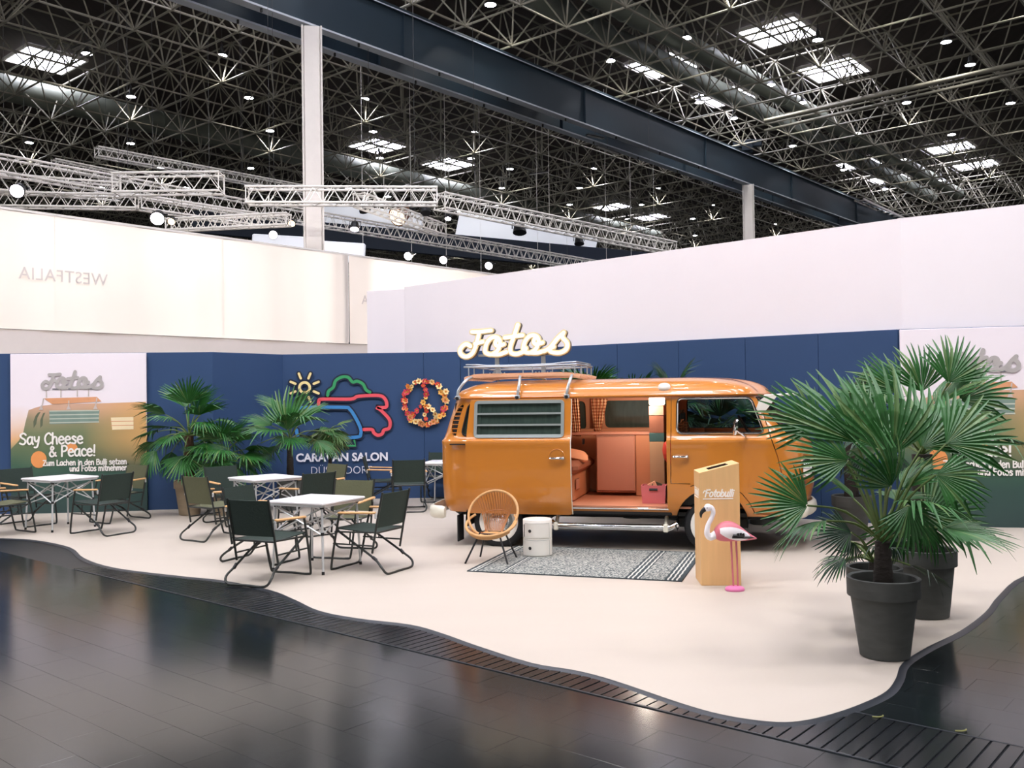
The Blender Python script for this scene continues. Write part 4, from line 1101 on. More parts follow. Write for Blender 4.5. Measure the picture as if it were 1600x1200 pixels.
# slid-back side door
so = loft('sliding_door', .058, .38, 1.672, M['orange']); si = loft('cutter', .018, .30, 1.70, M['orange'])
SD = rounded([(-.34, .392), (.852, .392), (.852, 1.671), (-.30, 1.671), (-.335, 1.3)], .03)
JW = rounded([(-.245, 1.245), (.775, 1.245), (.775, 1.650), (-.245, 1.650)], .05)
cs = [(cut(SD, -1.3, -.5), 'INTERSECT'), (si, 'DIFFERENCE'), (cut(JW, -1.3, -.3), 'DIFFERENCE')]
boolean(so, cs); kill(*[c for c, _ in cs]); so.data.set_sharp_from_angle(angle=R(32)); sliding = so
kill(inner, inner2)
def on_side(off): return lambda x, y, z: (x, -(sy(z) + off) + y, z)
# door edge strip
q = MB(); q.tube([(.853, -(sy(z) + .04), z) for z in (.40, .6, .9, 1.19, 1.24, 1.4, 1.66)], .008, n=6); q.build('edge_strip', M['bumper'], sliding)
# louvered window of the sliding door
def frame(poly, w, y0, y1, m, name, parent, off):
    MB().stroke(poly + [poly[0]], w, y0, y1, sm=False, fn=on_side(off)).build(name, m, parent, smooth=False)
jf = [(-.232, 1.258), (.762, 1.258), (.762, 1.637), (-.232, 1.637)]
frame(rounded(jf, .03), .036, -.012, .02, M['grey_alu'], 'window_frame', sliding, .058)
for z in (1.382, 1.507):
    MB().stroke([(-.22, z), (.75, z)], .020, -.016, .01, sm=False, fn=on_side(.055)).build('window_bar', M['grey_alu'], sliding, smooth=False)
for z0, z1 in ((1.27, 1.372), (1.392, 1.497), (1.517, 1.626)):
    MB().prism([(-.22, z0), (.75, z0), (.75, z1), (-.22, z1)], .0, .006, fn=lambda x, y, z, a=z0: (x, -(sy(z) + .040) + y - (z1 - z) * 0.0, z)).build('louver_pane', M['dark_glass'], sliding, smooth=False)
for x0 in (-.21, .70):
    MB().prism([(x0, 1.27), (x0 + .04, 1.27), (x0 + .04, 1.63), (x0, 1.63)], -.006, .002, fn=on_side(.045)).build('inner_rail', M['dark_glass'], sliding, smooth=False)
# chrome handles with round recess
def handle(x, z, parent, off):
    MB().tube(smooth3([(x - .08, -(sy(z) + off + .01), z), (x - .06, -(sy(z) + off + .035), z), (x + .05, -(sy(z) + off + .035), z), (x + .075, -(sy(z) + off + .008), z + .003)]), .013, n=8).build('door_handle', M['chrome'], parent)
    MB().lathe([(.022, .0), (.022, -.02), (.014, -.03)], n=12, c=(x + .07, -(sy(z) + off), z), axis='Y').build('lock', M['chrome'], parent)
handle(.705, 1.018, sliding, .058); handle(2.03, 1.034, front_door, .002)
MB().tube([(.705 + .085 * math.cos(a), -(sy(1.05) + .059), 1.03 + .085 * math.sin(a)) for a in [R(v) for v in range(0, 190, 12)]], .006, n=6).build('handle_recess', M['orange'], sliding)
q = MB(); q.box((-.42, -(sy(1.17) + .012), 1.168), (.22, .03, .012)); q.build('slide_rail', M['black'], van)
# rear quarter louvers
for sgn in (-1, 1):
    q = MB(); q.prism([(-.54, 1.24), (-.36, 1.24), (-.34, 1.63), (-.52, 1.63)], 0, .01, fn=lambda x, y, z: (x, sgn * (sy(z) - .07) + y, z)); q.build('louver_back', M['black'], van, smooth=False)
for i in range(7):
    z = 1.295 + i * .047
    xl = -.54 + max(0, z - 1.42) * .40; xr_ = -.472 + (z - 1.29) * .22
    q = MB(); q.tube([(xl, -(sy(z) - .012), z), (xr_, -(sy(z) - .004), z)], .006, n=6); q.build('louver_slat', M['orange'], van)
# windows
def pane(poly, inset, m, name, parent, sgn=-1):
    return MB().prism(poly, 0, .006, fn=lambda x, y, z: (x, sgn * (sy(z) - inset) + y, z)).build(name, m, parent, smooth=False)
pane(CABW, .016, M['glass'], 'side_window', front_door); pane(CABW, .016, M['glass'], 'side_window', van, 1); pane(MIDW, .016, M['dark_glass'], 'side_window', van, 1)
pane(RQW, .018, M['dark_glass'], 'side_window', van); pane(RQW, .018, M['dark_glass'], 'side_window', van, 1)
def seal(poly, off, r_, m, name, parent, sgn=-1):
    MB().tube([(x, sgn * (sy(z) + off), z) for x, z in poly], r_, n=6, closed=True).build(name, m, parent)
seal(CABW, .002, .011, M['chrome'], 'window_trim', front_door); seal(CABW, -.006, .014, M['rubber'], 'window_seal', front_door); seal(CABW, 0, .012, M['rubber'], 'window_seal', van, 1)
seal(RQW, .0, .012, M['rubber'], 'window_seal', van)
vs = []; fs = []; nu, nz = 12, 6
for j in range(nz + 1):
    z = 1.285 + .36 * j / nz; xr, xf, w, rr, rf, bf, br = pv(z); hw = .665 - .06 * j / nz
    for i in range(nu + 1):
        y = -hw + 2 * hw * i / nu; yy = min(abs(y), w - rf); x = xf - bf + bf * (1 - (yy / (w - rf)) ** 2)
        if abs(y) > w - rf: x -= rf - math.sqrt(max(0, rf * rf - (abs(y) - (w - rf)) ** 2))
        vs.append((x - .012, y, z))
for j in range(nz):
    for i in range(nu): fs.append((j * (nu + 1) + i, j * (nu + 1) + i + 1, (j + 1) * (nu + 1) + i + 1, (j + 1) * (nu + 1) + i))
q = MB(); q.add(vs, fs); q.build('windscreen', M['glass'], van)
bd = [vs[i] for i in range(nu + 1)] + [vs[j * (nu + 1) + nu] for j in range(1, nz + 1)] + [vs[nz * (nu + 1) + i] for i in range(nu - 1, -1, -1)] + [vs[j * (nu + 1)] for j in range(nz - 1, 0, -1)]
MB().tube([(x + .012, y, z) for x, y, z in bd], .014, n=6, closed=True).build('windscreen_seal', M['rubber'], van)
MB().prism([(-.54, 1.30), (.54, 1.30), (.5, 1.59), (-.5, 1.59)], -.69, -.684, fn=lambda a, y, z: (y + (z - 1.3) * .26 + .03, a, z)).build('rear_window', M['dark_glass'], van, smooth=False)
# wipers
MB().tube([(3.33, -.35, 1.27), (3.30, -.5, 1.36), (3.2, -.56, 1.47)], .007, n=5).build('wiper', M['black'], van)
# underbody
q = MB(); q.box((1.3, 0, .40), (3.7, 1.36, .10), ch=.03); q.box((.05, 0, .36), (.9, .9, .2), ch=.03); q.box((WB - .5, 0, .34), (1.0, .34, .12)); q.build('chassis', M['black'], van)
q = MB(); q.box((1.33, -.76, .428), (1.2, .10, .06), ch=.01); q.build('sill', M['black'], van)
q = MB(); q.box((1.31, -.795, .468), (1.17, .09, .022), ch=.004); q.build('threshold', M['chrome'], van)
for x in (0, WB + .025):
    for s_ in (-1, 1):
        q = MB(); n_ = 24
        vs = []; fs = []
        for i in range(n_ + 1):
            a = R(-12) + (PI + R(24)) * i / n_
            for y in (.50, .845 if x == 0 else .84): vs.append((x + (AR - .004) * math.cos(a), s_ * y, AZ + (AR - .004) * math.sin(a)))
        for i in range(n_): fs.append((2 * i, 2 * i + 1, 2 * i + 3, 2 * i + 2))
        q.add(vs, fs); q.prism([(x + (AR - .004) * math.cos(a), AZ + (AR - .004) * math.sin(a)) for a in [R(-12) + (PI + R(24)) * i / n_ for i in range(n_ + 1)]], s_ * .49, s_ * .50)
        q.build('wheel_housing', M['black'], van)
# wheels
def wheel(x, s_, ry=0):
    w_ = empty('wheel', (x, s_ * .70, .298)); w_.parent = van; w_.location = (x, s_ * .70, .298)
    d = s_
    q = MB(); q.lathe([(.20, -.085 * d), (.27, -.09 * d), (.292, -.07 * d), (.298, -.03 * d), (.298, .03 * d), (.292, .07 * d), (.27, .09 * d), (.21, .085 * d)], n=40, axis='Y', caps=False); fixed = q.build('tyre', M['rubber'], w_, angle=50); fixn(fixed)
    q = MB(); q.lathe([(.215, .06 * d), (.225, .088 * d), (.21, .094 * d), (.165, .086 * d), (.155, .06 * d)], n=40, axis='Y', caps=False); o = q.build('trim_ring', M['cream'], w_); fixn(o)
    q = MB(); q.lathe([(.16, .03 * d), (.155, .062 * d), (.13, .066 * d), (.0, .07 * d)], n=32, axis='Y', caps=False); o = q.build('rim', M['grey_alu'], w_); fixn(o)
    q = MB(); q.lathe([(.115, .06 * d), (.12, .082 * d), (.09, .108 * d), (.04, .122 * d), (.0, .124 * d)], n=32, axis='Y', caps=False); o = q.build('hubcap', M['chrome'], w_); fixn(o)
for x in (0.0, WB + .025):
    for s_ in (-1, 1): wheel(x, s_)
for s_ in (-1, 1):
    q = MB(); q.box((-.47, s_ * .72, .215), (.02, .2, .30), ch=.005); q.build('mud_flap', M['rubber'], van)
# bumpers
def bumper(z, front, name, off):
    pts = []
    o = outline(z, off)
    if front: seg = [p for p in o if p[0] > 3.04]; seg.sort(key=lambda p: p[1])
    else: seg = [p for p in o if p[0] < -.44]; seg.sort(key=lambda p: p[1])
    n_ = len(seg); vs = []; fs = []
    prof = [(0, -.07), (.022, -.068), (.042, -.045), (.05, 0), (.042, .045), (.022, .068), (0, .07), (-.012, .03), (-.012, -.03)]
    for i, p in enumerate(seg):
        a = seg[max(0, i - 1)]; b = seg[min(n_ - 1, i + 1)]; t = Vector((b[0] - a[0], b[1] - a[1])).normalized(); nn = Vector((t.y, -t.x))
        if (front and nn.x < 0 and abs(nn.x) > .05) or (not front and nn.x > 0 and abs(nn.x) > .05): nn = -nn
        if abs(nn.x) <= .05: nn = Vector((0, -1 if p[1] < 0 else 1))
        k_ = 1.0 if 0 < i < n_ - 1 else .8
        for d, h in prof: vs.append((p[0] + nn.x * d, p[1] + nn.y * d, z + h * k_))
    m_ = len(prof)
    for i in range(n_ - 1):
        for j in range(m_): fs.append((i * m_ + j, i * m_ + (j + 1) % m_, (i + 1) * m_ + (j + 1) % m_, (i + 1) * m_ + j))
    fs += [tuple(range(m_)), tuple(range((n_ - 1) * m_, n_ * m_))[::-1]]
    q = MB(); q.add(vs, fs); o = q.build(name, M['bumper'], van, angle=50); fixn(o)
bumper(.412, False, 'rear_bumper', .14); bumper(.455, True, 'front_bumper', .075)
# side step tube below the door
q = MB(); q.tube([(.60, -.76, .30), (.66, -.79, .262), (1.90, -.79, .262), (1.98, -.76, .30)], .036, n=12); q.build('step_tube', M['chrome'], van)
for x in (.66, 1.86):
    q = MB(); q.tube([(x, -.79, .262), (x, -.72, .34), (x, -.6, .40)], .022, n=6); q.box((x, -.79, .262), (.05, .09, .09), ch=.01); q.build('step_bracket', M['bumper'], van)
# headlights, mirror, roof lamp
for s_ in (-1, 1):
    q = MB(); q.lathe([(.105, -.05), (.112, .02), (.10, .035)], n=24, c=(3.335, s_ * .58, .90), axis='X'); q.build('headlight_ring', M['chrome'], van)
    q = MB(); q.lathe([(.10, .03), (.07, .05), (.0, .06)], n=24, c=(3.335, s_ * .58, .90), axis='X', caps=False); q.build('headlight_lens', M['pane'], van)
q = MB(); q.tube(smooth3([(2.72, -.80, 1.235), (2.70, -.90, 1.245), (2.63, -.965, 1.30), (2.60, -.97, 1.34)]), .009, n=6); q.build('mirror_arm', M['chrome'], van)
q = MB(); q.lathe([(.0, -.025), (.03, -.022), (.05, -.008), (.052, .01), (.0, .012)], n=20, axis='X', caps=False); mo = q.build('mirror', M['chrome'], van); mo.location = (2.605, -.97, 1.345); mo.scale = (1, .9, 1.7); mo.rotation_euler = (0, R(8), R(20))
q = MB(); q.lathe([(.06, 0), (.055, .02), (.035, .038), (.0, .045)], n=20, caps=False); ro = q.build('roof_lamp', M['cream'], van); ro.location = (1.86, -.715, 1.772); ro.rotation_euler = (R(48), 0, 0); ro.scale = (1.15, .9, 1)
# sun visor over the windscreen
vs = []; fs = []; nu = 14
for i in range(nu + 1):
    y = -.70 + 1.40 * i / nu; bow = .13 * (1 - (y / .72) ** 2)
    vs += [(2.90 + bow * .9, y, 1.665), (3.13 + bow * .9, y, 1.675), (3.13 + bow * .9, y, 1.668), (2.90 + bow * .9, y, 1.655)]
for i in range(nu):
    a = i * 4; b = a + 4; fs += [(a, b, b + 1, a + 1), (a + 1, b + 1, b + 2, a + 2), (a + 2, b + 2, b + 3, a + 3), (a + 3, b + 3, b, a)]
fs += [(0, 1, 2, 3), (nu * 4 + 3, nu * 4 + 2, nu * 4 + 1, nu * 4)]
sv = empty('sun_visor'); sv.parent = van
q = MB(); q.add(vs, fs); q.build('visor_panel', M['black'], sv)
bx = [vs[i * 4] for i in range(nu + 1)] + [vs[i * 4 + 1] for i in range(nu, -1, -1)]
MB().tube(bx, .014, n=6, closed=True).build('visor_rim', M['cream'], sv)
for s_ in (-1, 1):
    q = MB(); q.prism([(2.815, 1.52), (2.90, 1.49), (2.955, 1.56), (3.03, 1.66), (2.92, 1.665), (2.845, 1.61)], s_ * .775, s_ * .765); o = q.build('visor_bracket', M['cream'], sv, smooth=False); fixn(o)
# interior of the bus
q = MB(); q.box((1.3, 0, .480), (2.1, 1.56, .02)); q.build('floor_panel', M['bus_floor'], van)
q = MB(); q.box((1.18, .37, .88), (.47, .22, .70), ch=.008); q.build('cabinet', M['cab_wood'], van)
q = MB(); q.box((1.182, .252, .875), (.46, .02, .655), ch=.012); cd_ = q.build('cabinet_door', M['cab_wood'], van)
q = MB(); q.box((1.0, .40, 1.235), (1.2, .30, .035), ch=.006); q.build('shelf', M['cab_wood'], van)
q = MB(); q.box((1.56, .36, .86), (.28, .20, .74), ch=.008); q.build('side_cabinet', M['liner'], van)
for z, c_ in ((.83, 'brown'), (.68, 'black')):
    q = MB(); q.box((1.64, .245, z), (.09, .012, .09), ch=.004); q.build('switch_panel', M[c_], van)
q = MB(); q.box((1.26, .745, .9), (1.9, .04, .76)); q.box((1.26, .735, 1.255), (1.9, .05, .05)); q.build('wall_lining', M['liner'], van)
q = MB(); q.box((.60, .10, .66), (.40, 1.1, .34), ch=.02); q.build('bench_box', M['liner'], van)
q = MB(); q.box((.64, .0, .88), (.46, 1.2, .14), ch=.05); q.build('bench_cushion', M['seat_brown'], van)
q = MB(); q.box((.40, .0, 1.08), (.14, 1.2, .38), ch=.05); q.build('bench_backrest', M['liner'], van)
q = MB(); q.box((.815, -.30, .68), (.012, .20, .12), ch=.01); q.build('bench_flap', M['cab_wood'], van)
q = MB(); q.box((.785, .3, 1.14), (.012, .12, .07), ch=.02); q.build('socket_panel', M['black'], van)
# tall wardrobe unit by the front seat
wd = empty('wardrobe'); wd.parent = van
q = MB(); q.box((1.70, .18, .82), (.17, .36, .66), ch=.004); q.build('lower_panel', M['beige'], wd)
q = MB(); q.box((1.70, .18, 1.20), (.172, .362, .10), ch=.003); q.build('teal_band', M['teal'], wd)
q = MB(); q.box((1.70, .18, 1.35), (.168, .35, .20), ch=.003); q.build('mirror_panel', M['brown'], wd)
q = MB(); q.box((1.70, .18, 1.51), (.17, .36, .11), ch=.003); q.build('upper_panel', M['cab_wood'], wd)
# cab seats and wheel
for y in (-.40, .42):
    q = MB(); q.box((2.16, y, .86), (.46, .48, .16), ch=.05); q.build('cab_seat', M['plaid_dark'], van)
    q = MB(); q.box((1.995, y, 1.14), (.12, .46, .52), ch=.05, mtx=Matrix.Rotation(R(-8), 3, 'Y')); q.build('cab_backrest', M['plaid_dark'], van)
    q = MB(); q.box((1.955, y, 1.43), (.09, .26, .16), ch=.04); q.build('headrest', M['black'], van)
q = MB(); q.box((2.12, 0, .62), (.5, 1.4, .3), ch=.03); q.build('seat_base', M['black'], van)
q = MB(); q.box((3.02, 0, 1.18), (.22, 1.4, .16), ch=.05); q.build('dashboard', M['black'], van)
q = MB(); q.tube([(2.72 + .10 * math.cos(a), .42 + .20 * math.sin(a), 1.26 - .17 * math.cos(a)) for a in [i * PI / 12 for i in range(24)]], .013, n=6, closed=True); q.tube([(2.72, .42, 1.26), (2.95, .42, 1.05)], .02, n=6); q.tube([(2.72, .22, 1.26), (2.72, .62, 1.26)], .01, n=5); q.build('steering_wheel', M['black'], van)
q = MB(); q.box((1.90, .62, 1.30), (.03, .28, .74)); q.build('partition', M['orange'], van)

def vp(x, y, z):
    c_, s_ = math.cos(VTH), math.sin(VTH); return Vector((V0.x + x * c_ - y * s_, V0.y + x * s_ + y * c_, z))
# things inside and on the bus
def curtain(x0, x1, x2, x3, y, z0, z1, lb):
    n_ = 28; vs = []; fs = []; rows = 8
    for j in range(rows + 1):
        t = j / rows; a = x0 + (x2 - x0) * t; b = x1 + (x3 - x1) * t; amp = .014
        for i in range(n_ + 1):
            u = i / n_; vs.append((a + (b - a) * u, y + amp * math.sin(u * PI * 9), z1 + (z0 - z1) * t))
    for j in range(rows):
        for i in range(n_): fs.append((j * (n_ + 1) + i, (j + 1) * (n_ + 1) + i, (j + 1) * (n_ + 1) + i + 1, j * (n_ + 1) + i + 1))
    q = MB(); q.add(vs, fs); o = q.build('curtain', M['plaid'], angle=80, loc=V0, rot=(0, 0, VTH)); tag(o, lb, 'curtain'); return o
curtain(.60, .74, .66, .76, .30, 1.20, 1.66, 'checked curtain at the left edge of the open bus doorway')
curtain(.815, 1.03, .86, .93, .70, 1.20, 1.655, 'checked curtain gathered at the bottom beside the far window of the bus')
t = empty('bus_lamp', vp(1.70, .12, 1.565), VTH, 'small white glowing lamp at the top of the bus wardrobe', 'lamp')
MB().box((0, 0, .055), (.16, .30, .10), ch=.015).build('shade', M['lampshade'], t)
MB().box((0, 0, .0), (.12, .2, .02), ch=.004).build('base', M['beige'], t)
bl = bpy.data.lights.new('bus_lamp_light', 'POINT'); bl.energy = 20; bl.color = (1, .90, .78); bl.shadow_soft_size = .08
bo = bpy.data.objects.new('bus_lamp_light', bl); COL.objects.link(bo); bo.parent = t; bo.location = (-.15, -.30, .05)
t = empty('storage_basket', vp(1.705, -.42, .4905), VTH, 'pink storage basket standing on the bus floor in the open doorway', 'basket')
q = MB()
for a, b in (((-.125, -.095), (.125, -.095)), ((.125, -.095), (.125, .095)), ((.125, .095), (-.125, .095)), ((-.125, .095), (-.125, -.095))):
    k1 = 1.1; A_ = Vector((a[0], a[1], 0)); B_ = Vector((b[0], b[1], 0)); T_ = Vector((0, 0, .2))
    q.add([A_, B_, B_ * k1 + T_, A_ * k1 + T_, A_ * .94, B_ * .94, B_ * 1.03 + T_, A_ * 1.03 + T_], [(0, 1, 2, 3), (7, 6, 5, 4), (3, 2, 6, 7)])
q.box((0, 0, .005), (.25, .19, .01)); q.build('body', M['basket'], t, smooth=False)
MB().tube([(-.045, -.1045, .155), (.045, -.1045, .155)], .014, n=8).build('handle_hole', M['black'], t)
for nm, x, y, rz, m, lb in (('magazine', -.05, .01, .4, 'olive', 'olive cloth sticking out of the pink basket on its left side'), ('magazine', .06, -.01, -.5, 'cushion', 'pale paper sticking out of the pink basket on its right side')):
    q = MB(); q.box((0, 0, .13), (.11, .015, .20), ch=.004); o = q.build('cloth' if m == 'olive' else 'paper', M[m], loc=vp(1.705 + x, -.42 + y, .505)); o.rotation_euler = (R(8), R(22 if x < 0 else -24), VTH + rz); tag(o, lb, 'cloth' if m == 'olive' else 'paper')
q = MB(); q.lathe([(.0, -.06), (.07, -.055), (.125, -.03), (.14, 0), (.125, .03), (.07, .055), (.0, .06)], n=20, axis='X', caps=False); o = q.build('cushion', M['red'], loc=vp(1.855, -.22, 1.03)); o.rotation_euler = (0, R(-10), VTH + .3); fixn(o); tag(o, 'round red cushion leaning beside the front seat inside the bus', 'cushion')
q = MB(); q.box((0, 0, 0), (.34, .30, .10), ch=.045); o = q.build('cushion', M['cushion'], loc=vp(.74, -.12, 1.0)); o.rotation_euler = (R(10), R(12), VTH + .2); tag(o, 'peach cushion lying on the rear bench of the bus', 'cushion')

# roof rack ---------------------------------------------------------
rk = empty('roof_rack', vp(.22, 0, 1.93), VTH, 'wood slatted roof rack with silver rails on the bus roof', 'roof rack')
def rl(x, y, z): return (x - .22, y, z - 1.93)
for i in range(13):
    y = -.56 + 1.12 * i / 12
    pts = []
    for k_ in range(13):
        u = k_ / 12; x = -.45 + 1.36 * u; e = max(0, abs(u - .5) * 2 - .72) / .28
        pts.append(rl(x, y, 1.944 - .035 * e * e))
    q = MB(); q.tube(pts, .032, n=6, flat=.32); q.build('slat', M['rack_wood'], rk)
for x in (-.36, .22, .82):
    q = MB(); q.tube([rl(x, -.60, 1.925), rl(x, .60, 1.925)], .014, n=6); q.build('cross_bar', M['rack_metal'], rk)
    for s_ in (-1, 1):
        xo = x + (-.10 if x < 0 else .02 if x < .5 else -.02)
        pts = smooth3([rl(xo, s_ * .79, 1.70), rl(xo + .01, s_ * .785, 1.78), rl((x + xo) / 2 + .02, s_ * .72, 1.88), rl(x, s_ * .58, 1.925)])
        q = MB(); q.tube(pts, .017, n=8); q.box(rl(xo, s_ * .795, 1.69), (.06, .04, .05), ch=.01); q.build('leg', M['rack_metal'], rk)
        q = MB(); q.lathe([(.02, 0), (.02, .02)], n=8, c=rl(xo, s_ * .81 - (.02 if s_ < 0 else 0), 1.685), axis='Y'); q.build('clamp_bolt', M['black'], rk)
rail = smooth3([rl(-.40, -.55, 2.045), rl(.2, -.56, 2.04), rl(.80, -.55, 2.05), rl(.86, -.42, 2.055), rl(.86, .42, 2.055), rl(.80, .55, 2.05), rl(.2, .56, 2.04), rl(-.40, .55, 2.045), rl(-.44, .42, 2.05), rl(-.44, -.42, 2.05)], closed=True)
MB().tube(rail, .010, n=6, closed=True).build('rail', M['rack_metal'], rk)
rail2 = [(p.x * .98, p.y * .93, p.z + .028 * (1 if abs(p.x) > .45 else .6)) for p in rail]
MB().tube(rail2, .008, n=6, closed=True).build('rail', M['rack_metal'], rk)
for x in (-.40, -.02, .36, .72, .85):
    for s_ in (-1, 1):
        q = MB(); q.tube([rl(x, s_ * .55, 1.94), rl(x, s_ * .555, 2.045)], .008, n=6); q.build('rail_post', M['rack_metal'], rk)
for x in (-.44, .86):
    for y in (-.2, .2):
        q = MB(); q.tube([rl(x, y, 1.93), rl(x, y, 2.055)], .008, n=6); q.build('rail_post', M['rack_metal'], rk)

# lit letters -------------------------------------------------------
sg = empty('letter_sign', vp(-.60, -.30, 1.955), VTH, 'glowing cream script sign reading Fotos standing on the roof rack', 'sign')
SC = .785
ZB = .207
for c, dx in FOTOS_X:
    L_ = empty('letter'); L_.parent = sg
    b1, b2, b3 = MB(), MB(), MB()
    for p in FOTOS[c]:
        P = [(.035 + (dx + a) * SC, ZB + b * .41 + (dx + a) * .012) for a, b in p]
        b1.stroke(P, .068, -.045, .045); b2.stroke(P, .071, -.052, -.045); b3.stroke(P, .044, -.060, -.052)
    b1.build('channel', M['sign_side'], L_); b2.build('rim', M['sign_gold'], L_, smooth=False); b3.build('face', M['sign_face'], L_, smooth=False)
for x in (.46, 1.02):
    q = MB(); q.box((x, .06, .13), (.05, .03, .26), ch=.004); q.build('post', M['rack_metal'], sg)
    q = MB(); q.box((x, .05, .006), (.24, .10, .012), ch=.003); q.build('foot_plate', M['rack_metal'], sg)
    for k_ in (-.09, -.05, .05, .09):
        q = MB(); q.lathe([(.008, 0), (.008, .02)], n=6, c=(x + k_, .05, .012)); q.build('bolt', M['rack_metal'], sg)
q = MB(); q.box((.73, .055, .235), (1.0, .02, .03), ch=.003); q.build('cross_bar', M['rack_metal'], sg)

# ================================================================== FURNITURE
def make_chair(cm):
    t = empty('folding_chair', (0, 0, 0))
    t['category'] = 'chair'
    W2 = .225
    # canvas seat (a little sagging) and back
    def sheet(name, fn, nu, nv, parent):
        vs = [fn(i / nu, j / nv) for j in range(nv + 1) for i in range(nu + 1)]; n_ = nu + 1; o_ = len(vs)
        nrm = (Vector(vs[1]) - Vector(vs[0])).cross(Vector(vs[n_]) - Vector(vs[0])).normalized() * .008
        vs2 = [Vector(v) - nrm for v in vs]; fs = []
        for j in range(nv):
            for i in range(nu):
                a = j * n_ + i; fs += [(a, a + 1, a + n_ + 1, a + n_), (o_ + a, o_ + a + n_, o_ + a + n_ + 1, o_ + a + 1)]
        rim = list(range(0, n_)) + [j * n_ + nu for j in range(1, nv + 1)] + [nv * n_ + i for i in range(nu - 1, -1, -1)] + [j * n_ for j in range(nv - 1, 0, -1)]
        for q in range(len(rim)): a, b = rim[q], rim[(q + 1) % len(rim)]; fs.append((b, a, a + o_, b + o_))
        mb = MB(); mb.add([Vector(v) for v in vs] + vs2, fs); return mb.build(name, M[cm], parent, angle=50)
    sheet('seat', lambda u, v: (-W2 + 2 * W2 * u, -.23 + .46 * v, .395 + .025 * v - .035 * math.sin(PI * u) * math.sin(PI * v)), 8, 6, t)
    sheet('backrest', lambda u, v: (-W2 + 2 * W2 * u, -.245 - .075 * v - .018 * math.sin(PI * u), .44 + .33 * v), 8, 5, t)
    for s in (-1, 1):
        q = MB(); q.tube([(s * (W2 + .01), -.20, .20), (s * (W2 + .01), -.245, .43), (s * (W2 + .008), -.325, .785)], .011, n=8); q.build('back_post', M['dark_frame'], t)
        q = MB(); q.box((s * (W2 + .035), -.04, .582), (.042, .44, .022), ch=.008, mtx=Matrix.Rotation(R(-2.5), 3, 'X')); q.build('armrest', M['arm_wood'], t)
        q = MB(); q.box((s * (W2 + .03), -.26, .56), (.02, .02, .05), ch=.004); q.build('armrest_bracket', M['alu'], t)
        q = MB(); q.tube([(s * (W2 + .012), -.24, .40), (s * (W2 + .02), .235, .385)], .009, n=6); q.tube([(s * (W2 + .012), -.21, .27), (s * (W2 + .02), .255, .27)], .008, n=6)
        q.tube([(s * (W2 + .018), .05, .388), (s * (W2 + .018), .06, .27)], .008, n=6); q.build('side_rail', M['dark_frame'], t)
        q = MB(); q.tube([(s * (W2 + .012), -.205, .165), (s * (W2 + .004), -.245, .135)], .016, n=8); q.build('joint_sleeve', M['black'], t)
    # front and rear leg loops
    q = MB(); q.tube(smooth3([(-(W2 + .03), .165, .575), (-(W2 + .025), .21, .40), (-(W2 + .012), .285, .06), (-(W2 - .03), .296, .011), (0, .298, .011), (W2 - .03, .296, .011), (W2 + .012, .285, .06), (W2 + .025, .21, .40), (W2 + .03, .165, .575)], 4), .0115, n=8); q.build('front_leg', M['dark_frame'], t)
    q = MB(); q.tube(smooth3([(-W2, .22, .40), (-(W2 + .006), -.02, .265), (-(W2 + .008), -.23, .145), (-(W2 + .03), -.325, .07), (-(W2 - .02), -.355, .012), (0, -.358, .011), (W2 - .02, -.355, .012), (W2 + .03, -.325, .07), (W2 + .008, -.23, .145), (W2 + .006, -.02, .265), (W2, .22, .40)], 4), .0115, n=8); q.build('rear_leg', M['dark_frame'], t)
    q = MB(); q.tube([(-W2, .228, .415), (W2, .228, .415)], .010, n=8); q.tube([(-W2, -.235, .392), (W2, -.235, .392)], .010, n=8); q.build('seat_rail', M['dark_frame'], t)
    return t
CH = {'dkgreen': None, 'olive': None}
FZ = .016
def chair(x, y, ang, cm, lb, sc=1.0):
    if CH[cm] is None: CH[cm] = make_chair(cm); o = CH[cm]
    else: o = copy_tree(CH[cm])
    o.location = (x, y, FZ); o.rotation_euler = (0, 0, R(ang - 90)); o.scale = (sc, sc, sc)
    tag(o, lb, 'chair', 'folding canvas chairs on the cream floor')
